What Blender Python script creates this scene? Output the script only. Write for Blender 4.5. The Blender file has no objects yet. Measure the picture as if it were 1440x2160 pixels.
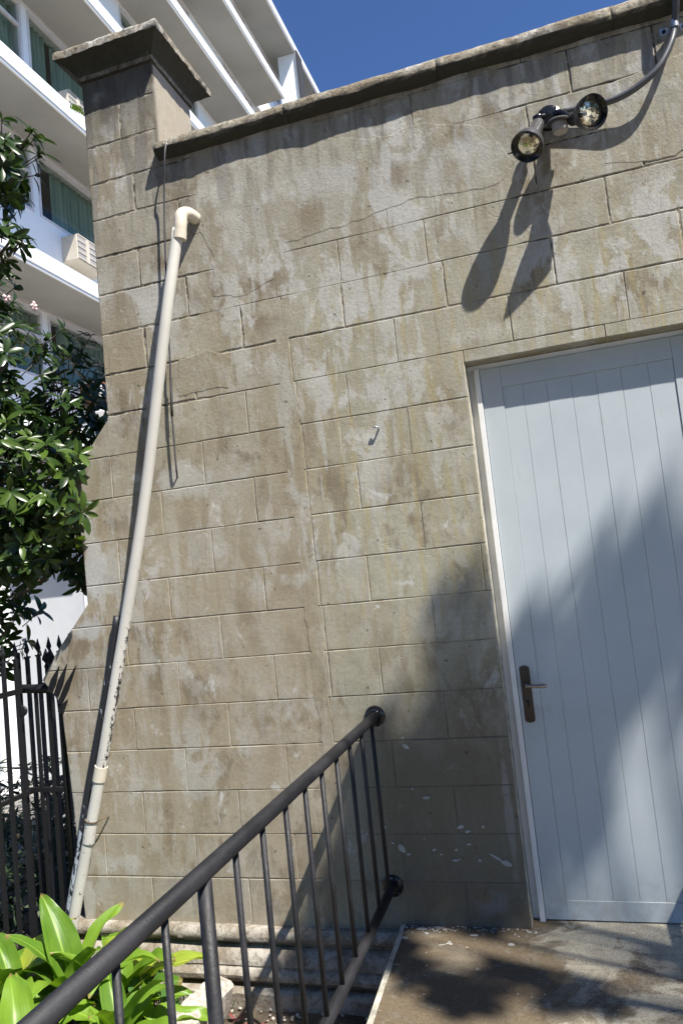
import bpy, math, random
from mathutils import Vector, Matrix, noise
S = bpy.context.scene
COL = S.collection
random.seed(7)
R = random.random
def U(a, b): return a + (b - a) * random.random()

# ------------------------------------------------------------------ camera
cam = bpy.data.cameras.new('camera'); co = bpy.data.objects.new('camera', cam); COL.objects.link(co)
cam.sensor_fit = 'VERTICAL'; cam.sensor_height = 36.0; cam.sensor_width = 24.0
cam.lens = 1545.68 / 2160 * 36.0
rt = Vector((0.95251905, 0.28655298, -0.10293128)); up = Vector((0.12293944, -0.05268036, 0.99101497)); fw = Vector((-0.27855583, 0.95661495, 0.08540771))
m = Matrix((rt, up, -fw)).transposed().to_4x4(); m.translation = Vector((0, -3.3633849, 1.6013559))
co.matrix_world = m; cam.clip_end = 400; cam.clip_start = 0.02
S.camera = co
# ------------------------------------------------------------------ light
SUN = Vector((1.57, -1.0, 2.8)).normalized()      # towards the sun
w = bpy.data.worlds.new("World"); S.world = w; w.use_nodes = True
nt = w.node_tree; bg = nt.nodes['Background']
sky = nt.nodes.new('ShaderNodeTexSky'); sky.sky_type = 'NISHITA'; sky.sun_disc = False
sky.sun_elevation = math.asin(SUN.z); sky.sun_rotation = math.atan2(SUN.x, SUN.y)
sky.air_density = 0.7; sky.dust_density = 0.0; sky.ozone_density = 10.0; sky.altitude = 3000
nt.links.new(sky.outputs[0], bg.inputs[0]); bg.inputs[1].default_value = 0.13
sl = bpy.data.lights.new('sun', 'SUN'); sl.energy = 5.0; sl.angle = math.radians(0.53); sl.color = (1.0, 0.955, 0.88)
so = bpy.data.objects.new('sun', sl); COL.objects.link(so); so.rotation_euler = SUN.to_track_quat('Z', 'Y').to_euler(); so.location = (6, -4, 14)
S.view_settings.view_transform = 'Standard'; S.view_settings.look = 'None'; S.view_settings.gamma = 1
S.view_settings.use_curve_mapping = False; S.view_settings.exposure = 0.95
S.render.engine = 'CYCLES'
S.cycles.max_bounces = 8; S.cycles.diffuse_bounces = 5; S.cycles.transparent_max_bounces = 12

# ------------------------------------------------------------------ materials
class NB:
    def __init__(s, name):
        s.m = bpy.data.materials.new(name); s.m.use_nodes = True; s.t = s.m.node_tree; s.n = s.t.nodes; s.l = s.t.links
        s.b = s.n['Principled BSDF']; s.geo = s.n.new('ShaderNodeNewGeometry'); s.pos = s.geo.outputs['Position']
    def link(s, a, b): s.l.new(a, b)
    def map(s, scale=(1, 1, 1), loc=(0, 0, 0), src=None):
        m = s.n.new('ShaderNodeMapping'); m.inputs['Scale'].default_value = scale; m.inputs['Location'].default_value = loc
        s.link(src or s.pos, m.inputs[0]); return m.outputs[0]
    def noise(s, scale, detail=6, rough=.55, vec=None, dist=0):
        n = s.n.new('ShaderNodeTexNoise'); n.inputs['Scale'].default_value = scale; n.inputs['Detail'].default_value = detail
        n.inputs['Roughness'].default_value = rough; n.inputs['Distortion'].default_value = dist
        s.link(vec or s.pos, n.inputs['Vector']); return n.outputs['Fac']
    def ramp(s, f, a, b, c0=0., c1=1.):
        r = s.n.new('ShaderNodeMapRange'); r.inputs[1].default_value = a; r.inputs[2].default_value = b
        r.inputs[3].default_value = c0; r.inputs[4].default_value = c1; r.interpolation_type = 'SMOOTHSTEP'
        s.link(f, r.inputs[0]); return r.outputs[0]
    def math(s, op, a, b=None, clamp=False):
        m = s.n.new('ShaderNodeMath'); m.operation = op; m.use_clamp = clamp
        for i, v in enumerate((a, b)):
            if v is None: continue
            if isinstance(v, (int, float)): m.inputs[i].default_value = v
            else: s.link(v, m.inputs[i])
        return m.outputs[0]
    def mix(s, f, a, b, typ='MIX'):
        m = s.n.new('ShaderNodeMix'); m.data_type = 'RGBA'; m.blend_type = typ
        if isinstance(f, (int, float)): m.inputs[0].default_value = f
        else: s.link(f, m.inputs[0])
        for i, v in ((6, a), (7, b)):
            if isinstance(v, tuple): m.inputs[i].default_value = (*v, 1) if len(v) == 3 else v
            else: s.link(v, m.inputs[i])
        return m.outputs[2]
    def xyz(s):
        x = s.n.new('ShaderNodeSeparateXYZ'); s.link(s.pos, x.inputs[0]); return x.outputs
    def color(s, c):
        if isinstance(c, tuple): s.b.inputs['Base Color'].default_value = (*c, 1)
        else: s.link(c, s.b.inputs['Base Color'])
    def rough(s, r):
        if isinstance(r, (int, float)): s.b.inputs['Roughness'].default_value = r
        else: s.link(r, s.b.inputs['Roughness'])
    def bump(s, h, dist, strength=1., prev=None):
        b = s.n.new('ShaderNodeBump'); b.inputs['Distance'].default_value = dist; b.inputs['Strength'].default_value = strength
        s.link(h, b.inputs['Height'])
        if prev: s.link(prev, b.inputs['Normal'])
        s.link(b.outputs[0], s.b.inputs['Normal']); return b.outputs[0]
    def rand(s):
        o = s.n.new('ShaderNodeObjectInfo'); return o.outputs['Random']

def simple(name, col, rough=.5, metal=0., bscale=None, bdist=.001, var=.12, vscale=6, spec=None):
    k = NB(name)
    f = k.noise(vscale, 5, .6)
    k.color(k.mix(k.ramp(f, .3, .7), tuple(c * (1 - var) for c in col), tuple(min(1, c * (1 + var)) for c in col)))
    k.rough(rough); k.b.inputs['Metallic'].default_value = metal
    if spec is not None: k.b.inputs['Specular IOR Level'].default_value = spec
    if bscale: k.bump(k.noise(bscale, 4, .6), bdist)
    return k.m

def wall_material(name, mould=0.0):
    k = NB(name); X, Y, Z = k.xyz()
    big = k.noise(1.1, 4, .55); mid = k.noise(1.0, 9, .68, vec=k.map((4.6, 4.6, 2.9)), dist=.3); mid2 = k.noise(1.0, 9, .68, vec=k.map((5.5, 5.5, 3.4), (7, 3, 5)), dist=.35)
    streak = k.noise(1.0, 6, .62, vec=k.map((13, 13, 2.2), (0, 0, 3)), dist=.3)
    streak2 = k.noise(1.0, 5, .6, vec=k.map((30, 30, 2.6), (4, 0, 1)), dist=.2)
    fine = k.noise(62, 8, .74); grain = k.noise(190, 3, .7)
    c = k.mix(k.ramp(big, .38, .62), (.365, .308, .205), (.420, .390, .290))
    # each block has its own tone
    rn = k.rand()
    c = k.mix(k.math('MULTIPLY', k.ramp(rn, .35, 1), .55), c, (.290, .238, .152))
    # greyish olive cast right of the old render edge
    c = k.mix(k.math('MULTIPLY', k.ramp(X, -1.3, -.9), .55), c, (.435, .422, .315)); c = k.mix(k.math('MULTIPLY', k.ramp(Z, 2.8, 3.2), .5), c, (.40, .375, .315))
    wl = k.math('MULTIPLY', k.ramp(X, -1.0, -1.3), k.ramp(Z, 2.6, 1.4)); c = k.mix(k.math('MULTIPLY', wl, .75), c, (.385, .318, .215))
    # where the wall is blotchy and where it is plain
    area = k.ramp(k.noise(1.35, 3, .5, vec=k.map(loc=(11, 2, 4))), .40, .62); area2 = k.ramp(k.noise(1.6, 3, .5, vec=k.map(loc=(2, 8, 1))), .42, .60)
    soft = k.noise(1.0, 8, .66, vec=k.map((5.5, 5.5, 1.7), (3, 1, 7)), dist=.5)
    c = k.mix(k.math('MULTIPLY', k.ramp(soft, .42, .66), .30), c, (.54, .53, .49))
    c = k.mix(k.math('MULTIPLY', k.ramp(soft, .50, .36), .42), c, (.255, .208, .138))
    # brown stains
    c = k.mix(k.math('MULTIPLY', k.math('MULTIPLY', k.ramp(mid2, .49, .60), area2), .9), c, (.225, .178, .115))
    # yellow-ochre runs on the middle of the wall
    yz = k.math('MULTIPLY', k.ramp(X, -1.25, -.9), k.math('MULTIPLY', k.ramp(Z, .9, 1.6), k.ramp(Z, 3.3, 2.8, .25, 1)))
    c = k.mix(k.math('MULTIPLY', k.math('MULTIPLY', k.ramp(streak2, .5, .62), yz), .6), c, (.45, .375, .19))
    # grey-white lime bloom, stronger high up
    hi = k.ramp(Z, .1, 3.2, .55, 1.0)
    lime = k.math('MAXIMUM', k.ramp(mid, .50, .57), k.math('MULTIPLY', k.ramp(streak, .54, .60), .8), True)
    lime = k.math('MULTIPLY', lime, k.math('MULTIPLY', hi, k.math('ADD', k.math('MULTIPLY', area, .75), .25)))
    c = k.mix(k.math('MULTIPLY', lime, .86), c, (.60, .595, .56))
    wh = k.ramp(k.noise(6.5, 9, .72, vec=k.map((1, 1, .7), (1, 9, 2)), dist=.6), .60, .68)
    c = k.mix(k.math('MULTIPLY', wh, .8), c, (.68, .67, .64))
    # thin rain streaks
    c = k.mix(k.math('MULTIPLY', k.ramp(k.noise(1.0, 6, .7, vec=k.map((46, 46, 2.4), (9, 0, 1))), .56, .68), k.math('MULTIPLY', hi, .45)), c, (.16, .14, .10))
    # dark runs below the coping; pier top darkened by mould and painted cap shadow
    front = k.ramp(Y, .03, .004)
    top = k.math('MULTIPLY', k.math('MULTIPLY', k.ramp(Z, 3.2, 4.0), front), k.ramp(streak, .46, .58))
    c = k.mix(k.math('MULTIPLY', top, .62), c, (.10, .088, .066))
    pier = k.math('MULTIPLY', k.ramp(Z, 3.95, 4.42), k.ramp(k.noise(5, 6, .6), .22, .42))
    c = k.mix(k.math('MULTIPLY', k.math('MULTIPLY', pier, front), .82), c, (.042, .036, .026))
    # dirty damp zone beside the door, deepened to darken the tree shade
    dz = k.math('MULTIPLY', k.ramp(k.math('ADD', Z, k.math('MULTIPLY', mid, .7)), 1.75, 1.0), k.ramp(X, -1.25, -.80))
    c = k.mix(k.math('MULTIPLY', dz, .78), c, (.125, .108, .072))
    def spot(cx, cz, rx, rz, n, soft=.5, thr=.5):
        d = k.math('ADD', k.math('POWER', k.math('MULTIPLY', k.math('SUBTRACT', X, cx), 1 / rx), 2), k.math('POWER', k.math('MULTIPLY', k.math('SUBTRACT', Z, cz), 1 / rz), 2))
        return k.ramp(k.math('SUBTRACT', k.math('MULTIPLY', n, 2.4), d), thr, thr + soft)
    for cx, cz, rx, rz, n, th, f, col in ((-.80, 3.50, .55, .30, mid, .9, .55, (.52, .52, .49)), (-.20, 3.45, .42, .22, mid2, .9, .6, (.55, .55, .52)), (-.98, 3.38, .16, .20, streak, 1.0, .75, (.25, .20, .13)), (-.52, 3.50, .09, .16, streak, 1.0, .7, (.22, .17, .11)),
            (-2.02, 1.62, .16, .24, mid, .95, .8, (.58, .57, .54)), (-1.80, 2.16, .30, .20, mid2, .95, .7, (.56, .55, .51)), (-1.25, 1.60, .35, .10, mid, .95, .6, (.55, .54, .50)), (-1.22, 2.45, .10, .9, streak, .95, .6, (.50, .49, .43)), (-2.38, 1.82, .13, .32, mid, .75, .85, (.58, .58, .56)), (-2.58, .62, .055, .50, mid, .6, .8, (.50, .48, .43)), (-2.42, 1.45, .14, .12, mid, .8, .75, (.56, .56, .54)), (-2.55, .05, .07, .16, mid, .7, .8, (.55, .54, .50)), (-2.36, .25, .25, .1, mid2, .95, .6, (.54, .53, .49)), (-.47, .10, .14, .10, mid, .9, .7, (.30, .31, .33)), (-.50, .12, .12, .05, mid2, 1.0, .6, (.24, .14, .07)), (-.36, .5, .03, .6, mid, .8, .6, (.36, .35, .34)),
            (-1.25, .85, .22, .35, mid2, 1.0, .55, (.24, .19, .12)), (-.20, 2.64, .4, .10, streak2, 1.0, .55, (.60, .59, .54)), (.55, 3.30, .5, .3, mid, 1.0, .5, (.30, .25, .17)), (-1.75, 3.05, .25, .18, mid2, .95, .55, (.55, .54, .51))):
        c = k.mix(k.math('MULTIPLY', spot(cx, cz, rx, rz, n, .35, th), f), c, col)
    side = k.math('MULTIPLY', k.ramp(Y, .012, .03), k.ramp(Z, 3.9, 3.95)); c = k.mix(k.math('MULTIPLY', side, .8), c, (.50, .43, .335))
    # damp foot near the landing
    low = k.math('MULTIPLY', k.math('MULTIPLY', k.ramp(Z, .55, -.03), k.ramp(X, -1.2, -.8)), k.ramp(mid, .35, .62))
    c = k.mix(k.math('MULTIPLY', low, .6), c, (.11, .092, .062))
    c = k.mix(k.math('MULTIPLY', k.ramp(fine, .35, .68), .5), k.mix(.35, c, (.05, .04, .03)), c)
    c = k.mix(.06, c, (.50, .47, .38))
    sp = k.noise(26, 2, .5, vec=k.map(loc=(3, 3, 3)))
    c = k.mix(k.math('MULTIPLY', k.ramp(sp, .70, .74), .7), c, (.07, .06, .045))
    # dirt gathers on the arrises
    pt = k.geo.outputs['Pointiness']
    if mould: c = k.mix(k.math('MULTIPLY', k.ramp(mid2, .3, .6), mould), c, (.075, .066, .048))
    k.color(c); k.rough(.92); k.b.inputs['Specular IOR Level'].default_value = .25
    roughz = k.ramp(Z, 1.2, 3.2, .22, .55)
    b = k.bump(k.math('MULTIPLY', fine, roughz), .0048)
    b = k.bump(grain, .0012, .8, b)
    b = k.bump(k.math('MULTIPLY', lime, .6), .0012, .5, b)
    b = k.bump(k.noise(7, 3, .5), .008, .6, b)
    # crack web
    v = k.n.new('ShaderNodeTexVoronoi'); v.feature = 'DISTANCE_TO_EDGE'; v.inputs['Scale'].default_value = 2.3
    wv = k.n.new('ShaderNodeVectorMath'); wv.operation = 'ADD'
    nz = k.n.new('ShaderNodeTexNoise'); nz.inputs['Scale'].default_value = 5; nz.inputs['Detail'].default_value = 6
    k.link(k.pos, nz.inputs[0]); sc = k.n.new('ShaderNodeVectorMath'); sc.operation = 'SCALE'; sc.inputs[3].default_value = .25
    k.link(nz.outputs['Color'], sc.inputs[0]); k.link(k.pos, wv.inputs[0]); k.link(sc.outputs[0], wv.inputs[1]); k.link(wv.outputs[0], v.inputs['Vector'])
    cr = k.math('MULTIPLY', k.ramp(v.outputs['Distance'], 0.0, .005, 1, 0), k.math('MULTIPLY', k.ramp(big, .54, .62), k.ramp(Z, .8, 2.2, .3, 1)))
    k.bump(k.math('MULTIPLY', cr, -1.0), .0022, .8, b)
    return k.m

M = {}
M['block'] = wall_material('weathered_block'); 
def mortar_material():
    k = NB('mortar'); X, Y, Z = k.xyz(); n = k.noise(16, 6, .7); old = k.math('MAXIMUM', k.ramp(Z, 2.6, 3.0), k.math('MULTIPLY', k.ramp(X, -1.5, -1.9), k.ramp(Z, 2.2, 2.6)))
    c = k.mix(k.ramp(n, .35, .6), (.17, .14, .095), (.40, .36, .28)); c = k.mix(k.math('MULTIPLY', old, k.ramp(n, .62, .42)), c, (.06, .052, .04))
    dz = k.math('MULTIPLY', k.ramp(Z, 1.5, .9), k.ramp(X, -1.3, -.8)); c = k.mix(k.math('MULTIPLY', dz, .8), c, (.085, .075, .055))  # joints beside the door darkened for dirt and painted tree shade
    k.color(c); k.rough(.95); k.bump(k.noise(60, 6, .7), .004); return k.m
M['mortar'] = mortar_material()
def coping_material():
    k = NB('coping_stone'); X, Y, Z = k.xyz()
    a = k.noise(7, 8, .7, dist=.5); f = k.noise(48, 8, .75); h = k.noise(2.3, 5, .6)
    c = k.mix(k.ramp(a, .4, .6), (.26, .215, .15), (.42, .38, .30))
    c = k.mix(k.math('MULTIPLY', k.ramp(h, .56, .64), .75), c, (.62, .60, .55))
    c = k.mix(k.math('MULTIPLY', k.ramp(f, .45, .6), .6), c, (.06, .052, .038))
    # downward faces blend to near black, varied by noise
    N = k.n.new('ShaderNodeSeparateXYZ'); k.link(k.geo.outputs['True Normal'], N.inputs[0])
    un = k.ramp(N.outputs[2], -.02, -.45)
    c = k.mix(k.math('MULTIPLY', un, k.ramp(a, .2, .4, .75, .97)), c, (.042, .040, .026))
    k.color(c); k.rough(.95)
    b = k.bump(f, .012); k.bump(a, .02, .6, b)
    return k.m
M['coping'] = coping_material()
def mould_material():
    k = NB('base_moulding_stone'); a = k.noise(6, 8, .7, dist=.4); f = k.noise(50, 7, .7)
    c = k.mix(k.ramp(a, .4, .6), (.22, .185, .14), (.40, .37, .32)); c = k.mix(k.math('MULTIPLY', k.ramp(f, .5, .62), .5), c, (.08, .065, .045))
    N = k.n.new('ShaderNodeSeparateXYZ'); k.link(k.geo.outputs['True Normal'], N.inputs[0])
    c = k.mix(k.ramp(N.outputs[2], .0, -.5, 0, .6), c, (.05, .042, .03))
    k.color(c); k.rough(.95); b = k.bump(f, .006); k.bump(a, .012, .6, b); return k.m
M['moulding'] = mould_material()
def landing_material():
    k = NB('stained_concrete'); X, Y, Z = k.xyz()
    a = k.noise(2.1, 8, .66, dist=.5); b2 = k.noise(6, 9, .7, dist=.4); f = k.noise(55, 6, .7); l = k.noise(1, 6, .6, vec=k.map((3, 22, 3)))
    c = k.mix(k.ramp(b2, .35, .65), (.33, .30, .235), (.47, .44, .355))
    lf = k.ramp(X, .25, -.55)
    lit_strip = k.math('MULTIPLY', k.ramp(Y, -.42, -.05), k.ramp(X, -.45, -.1))  # stains thinned by the door to paint in its sunlit strip
    lf = k.math('SUBTRACT', lf, k.math('MULTIPLY', lit_strip, .55))
    st = k.ramp(k.math('ADD', a, k.math('MULTIPLY', lf, .17)), .53, .60)
    c = k.mix(k.math('MULTIPLY', st, k.ramp(f, .30, .60, .95, .60)), c, (.075, .052, .030))
    st2 = k.ramp(k.math('ADD', b2, k.math('MULTIPLY', lf, .16)), .52, .60)
    c = k.mix(k.math('MULTIPLY', st2, .72), c, (.12, .082, .042))
    c = k.mix(k.math('MULTIPLY', k.ramp(l, .5, .66), .3), c, (.12, .10, .07))
    sp = k.ramp(k.noise(17, 3, .5, dist=.6), .69, .72)
    c = k.mix(k.math('MULTIPLY', sp, k.ramp(Y, -.55, -.1, .0, .8)), c, (.62, .59, .50))
    c = k.mix(k.math('MULTIPLY', k.ramp(k.noise(130, 5, .8), .50, .60), .60), c, (.035, .028, .020))
    k.color(c); k.rough(.85); bb = k.bump(f, .004); bb = k.bump(b2, .006, .6, bb); k.bump(sp, .004, 1, bb); return k.m
M['landing'] = landing_material()
M['edge'] = simple('edge_cement', (.42, .40, .33), .9, bscale=40, bdist=.004, vscale=20, var=.35)
def door_mat():
    k = NB('door_paint'); f = k.noise(3, 5, .6); c = k.mix(k.ramp(f, .3, .7), (.425, .475, .50), (.47, .515, .54))
    c = k.mix(k.math('MULTIPLY', k.ramp(k.noise(9, 8, .75), .62, .72), .25), c, (.50, .50, .46))
    X, Y, Z = k.xyz()
    foot = k.math('MULTIPLY', k.ramp(Z, .30, .0), k.ramp(k.noise(14, 7, .7), .42, .62)); c = k.mix(k.math('MULTIPLY', foot, .40), c, (.27, .245, .20))
    scuff = k.ramp(k.noise(1.0, 5, .6, vec=k.map((30, 30, 7), (2, 0, 5))), .66, .72); c = k.mix(k.math('MULTIPLY', scuff, .22), c, (.33, .32, .30))
    hx = k.math('POWER', k.math('MULTIPLY', k.math('ADD', X, .20), 9.), 2); hz = k.math('POWER', k.math('MULTIPLY', k.math('SUBTRACT', Z, 1.0), 5.), 2)
    c = k.mix(k.math('MULTIPLY', k.ramp(k.math('ADD', hx, hz), 1.0, .0), k.math('MULTIPLY', k.ramp(k.noise(20, 6, .7), .45, .65), .30)), c, (.25, .24, .22))
    k.color(c); k.rough(k.ramp(f, .3, .7, .34, .48)); k.bump(k.noise(1, 3, .5, vec=k.map((220, 220, 12))), .0005, .7); return k.m
M['door'] = door_mat()
M['frame'] = simple('frame_paint', (.74, .74, .73), .4, var=.05)
M['facade'] = simple('facade_white', (.86, .86, .85), .7, bscale=60, bdist=.002, var=.05, vscale=1.5)
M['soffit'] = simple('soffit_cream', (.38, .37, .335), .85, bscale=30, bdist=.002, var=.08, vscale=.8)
M['annex'] = simple('annex_white', (.60, .61, .62), .7, bscale=80, bdist=.001, var=.03)
M['winframe'] = simple('window_frame', (.66, .62, .62), .4, var=.05)
M['room'] = simple('dark_room', (.03, .03, .035), .9)
def curtain():
    k = NB('teal_curtain'); X, Y, Z = k.xyz()
    c = k.mix(k.ramp(k.noise(1, 4, .5, vec=k.map((1, 9, .6))), .35, .65), (.20, .275, .225), (.31, .385, .31)); k.color(c); k.rough(.85); return k.m
M['curtain'] = curtain()
def glass():
    k = NB('window_glass'); k.n.remove(k.b); out = k.n['Material Output']
    t = k.n.new('ShaderNodeBsdfTransparent'); t.inputs[0].default_value = (.84, .88, .86, 1); g = k.n.new('ShaderNodeBsdfGlossy'); g.inputs['Roughness'].default_value = .02
    fr = k.n.new('ShaderNodeFresnel'); fr.inputs[0].default_value = 1.5
    mx = k.n.new('ShaderNodeMixShader'); k.link(k.math('MULTIPLY', fr.outputs[0], k.math('SUBTRACT', 1.0, k.geo.outputs['Backfacing']), True), mx.inputs[0]); k.link(t.outputs[0], mx.inputs[1]); k.link(g.outputs[0], mx.inputs[2]); k.link(mx.outputs[0], out.inputs[0]); return k.m
M['glass'] = glass()
M['rail'] = None
def rail_mat():
    k = NB('charcoal_paint'); a = k.noise(14, 6, .65, vec=k.map((1, .35, 1))); f = k.noise(90, 4, .6)
    c = k.mix(k.ramp(a, .4, .65), (.007, .007, .0085), (.0155, .015, .0185)); c = k.mix(k.ramp(k.noise(8, 6, .7, dist=.6), .66, .70), c, (.008, .008, .009))
    k.color(c); k.rough(k.ramp(a, .3, .7, .50, .70)); k.bump(f, .0012); return k.m
M['rail'] = rail_mat()
M['black'] = simple('black_iron', (.0045, .0045, .005), .6, var=.2, bscale=60, bdist=.001)
M['blackgloss'] = simple('gloss_black', (.012, .012, .013), .18, var=.2)
M['lampmetal'] = simple('bronze_lamp_paint', (.060, .058, .060), .35, var=.2, bscale=120, bdist=.0004)
M['lampholder'] = simple('dark_lamp_holder', (.028, .027, .028), .4, var=.2)
M['conduit'] = simple('grey_conduit', (.06, .064, .075), .45, var=.15)
M['galv'] = simple('galvanised_clip', (.45, .47, .50), .35, metal=.6)
M['cable'] = simple('grey_cable', (.055, .052, .06), .5)
def lens():
    k = NB('lamp_lens'); k.color(k.mix(k.ramp(k.noise(18, 2, .5), .4, .6), (.45, .42, .32), (.85, .82, .70))); k.rough(.10); k.b.inputs['Metallic'].default_value = .9
    k.bump(k.noise(30, 2, .5), .002); return k.m
M['lens'] = lens()
M['pvc'] = None
def pvc(name, peel):
    k = NB(name); X, Y, Z = k.xyz(); f = k.noise(3.5, 5, .6)
    c = k.mix(k.ramp(f, .3, .7), (.53, .51, .465), (.60, .58, .53))
    if peel:
        N = k.n.new('ShaderNodeSeparateXYZ'); k.link(k.geo.outputs['Normal'], N.inputs[0])
        side = k.ramp(N.outputs[0], .35, .95)                 # paint has flaked off along the outer side
        zz = k.math('MULTIPLY', k.ramp(Z, 1.75, 1.25), k.ramp(Z, .55, .8))
        fl = k.noise(48, 7, .74, vec=k.map((1, 1, .5)), dist=.5)
        t = k.math('SUBTRACT', fl, k.math('MULTIPLY', k.math('MULTIPLY', side, zz), .15))
        mk = k.ramp(t, .345, .325)
        c = k.mix(mk, c, (.02, .02, .022)); k.bump(mk, .001, -1)
        c = k.mix(k.math('MULTIPLY', k.ramp(k.noise(60, 3, .6), .66, .7), k.ramp(Z, 1.6, 1.0)), c, (.06, .055, .05))
    k.color(c); k.rough(.42); return k.m
M['pvc'] = pvc('cream_pipe_paint', True)
M['pvcnew'] = simple('cream_plastic', (.66, .60, .49), .32, var=.06)
def peelblack():
    k = NB('black_pipe_flaked'); f = k.noise(26, 7, .72, vec=k.map((1, 1, .4)), dist=.6)
    X, Y, Z = k.xyz()
    mk = k.ramp(k.math('SUBTRACT', f, k.ramp(Z, .2, .7, .09, 0)), .60, .62); mk = k.ramp(k.math('ADD', f, k.ramp(Z, .75, .2, 0, .09)), .575, .60)
    k.color(k.mix(mk, (.016, .017, .022), (.36, .40, .46))); k.rough(.5); k.bump(mk, .001); return k.m
M['blackpipe'] = peelblack()
M['acbeige'] = simple('ac_beige', (.56, .50, .40), .5, var=.05)
M['acgrey'] = simple('ac_grey_grille', (.34, .32, .30), .6, var=.1)
M['rust'] = simple('rusty_grille', (.16, .065, .03), .9, var=.5, vscale=25)
M['brass'] = simple('antique_brass', (.075, .060, .048), .30, metal=.75, var=.2)
M['brass2'] = simple('worn_lever_brass', (.36, .29, .24), .22, metal=.9, var=.15)
M['splash'] = simple('white_paint_splash', (.36, .36, .34), .6)
def leafmat(name, dark, light, gloss=.28, trans=.25, mid=None, stripe=None):
    k = NB(name); r = k.rand(); n = k.noise(9, 3, .5)
    c = k.mix(k.ramp(k.math('ADD', k.math('MULTIPLY', n, .6), k.math('MULTIPLY', r, .5)), .25, .75), dark, light)
    if mid:
        uv = k.n.new('ShaderNodeUVMap'); sx = k.n.new('ShaderNodeSeparateXYZ'); k.link(uv.outputs[0], sx.inputs[0])
        d = k.math('ABSOLUTE', k.math('SUBTRACT', sx.outputs[0], .5))
        vn = k.n.new('ShaderNodeTexNoise'); vn.inputs['Scale'].default_value = 1; vn.inputs['Detail'].default_value = 2
        mp = k.map((34, 1.2, 1), src=uv.outputs[0]); k.link(mp, vn.inputs['Vector'])
        c = k.mix(k.math('MULTIPLY', k.ramp(vn.outputs['Fac'], .42, .62), .22), c, mid)
        c = k.mix(k.ramp(d, .035, .015), c, tuple(min(1, q * 1.08) for q in mid))
        tip = k.math('MULTIPLY', k.ramp(sx.outputs[1], .93, .99), .8); c = k.mix(tip, c, (.30, .20, .08))
        # lengthwise ribs
        wv = k.math('SINE', k.math('MULTIPLY', sx.outputs[0], 60.)); k.bump(wv, .0003, .3)
    k.color(c); k.rough(gloss); k.b.inputs['Specular IOR Level'].default_value = .5
    out = k.n['Material Output']; tr = k.n.new('ShaderNodeBsdfTranslucent'); k.link(k.mix(1.0, c, (1.0, 1.0, .35), 'MULTIPLY'), tr.inputs[0])
    mx = k.n.new('ShaderNodeMixShader'); mx.inputs[0].default_value = trans
    k.link(k.b.outputs[0], mx.inputs[1]); k.link(tr.outputs[0], mx.inputs[2]); k.link(mx.outputs[0], out.inputs[0]); return k.m
M['leaf'] = leafmat('glossy_leaf', (.016, .040, .009), (.085, .145, .024), .30, .34)
M['leaf2'] = leafmat('shade_leaf', (.03, .06, .015), (.06, .11, .03), .4, .2)
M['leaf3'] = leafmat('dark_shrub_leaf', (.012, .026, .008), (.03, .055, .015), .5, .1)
M['strap'] = leafmat('lime_strap_leaf', (.085, .19, .016), (.19, .33, .03), .43, .38, (.27, .42, .05))
M['strapy'] = leafmat('yellow_striped_leaf', (.25, .36, .04), (.40, .48, .06), .33, .35, (.62, .60, .10))
M['vine'] = leafmat('vine_leaf', (.05, .13, .03), (.09, .20, .05), .4, .3)
M['grass'] = leafmat('grass', (.04, .07, .02), (.12, .14, .05), .6, .3)
M['flower'] = simple('pale_pink_petal', (.75, .55, .56), .6)
M['bark'] = simple('bark', (.10, .075, .05), .9, bscale=40, bdist=.006, var=.4, vscale=12)
M['twig'] = simple('twig', (.10, .085, .045), .8)
M['redleaf'] = simple('fallen_red_leaf', (.22, .055, .05), .7, var=.4, vscale=20)
def soil():
    k = NB('soil'); a = k.noise(4, 8, .7); f = k.noise(60, 8, .75); c = k.mix(k.ramp(a, .35, .65), (.050, .036, .024), (.16, .125, .085))
    c = k.mix(k.math('MULTIPLY', k.ramp(f, .5, .7), .6), c, (.22, .18, .13)); k.color(c); k.rough(.95); b = k.bump(f, .012); k.bump(a, .03, .7, b); return k.m
M['soil'] = soil()
M['paving'] = simple('pale_paving', (.42, .40, .36), .85, bscale=40, bdist=.003, var=.15, vscale=2)
M['paving2'] = simple('grey_paving', (.20, .19, .17), .85, bscale=40, bdist=.003, var=.15, vscale=2)
M['kerb'] = simple('pale_granite', (.42, .38, .33), .9, bscale=60, bdist=.008, var=.35, vscale=30)

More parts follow.
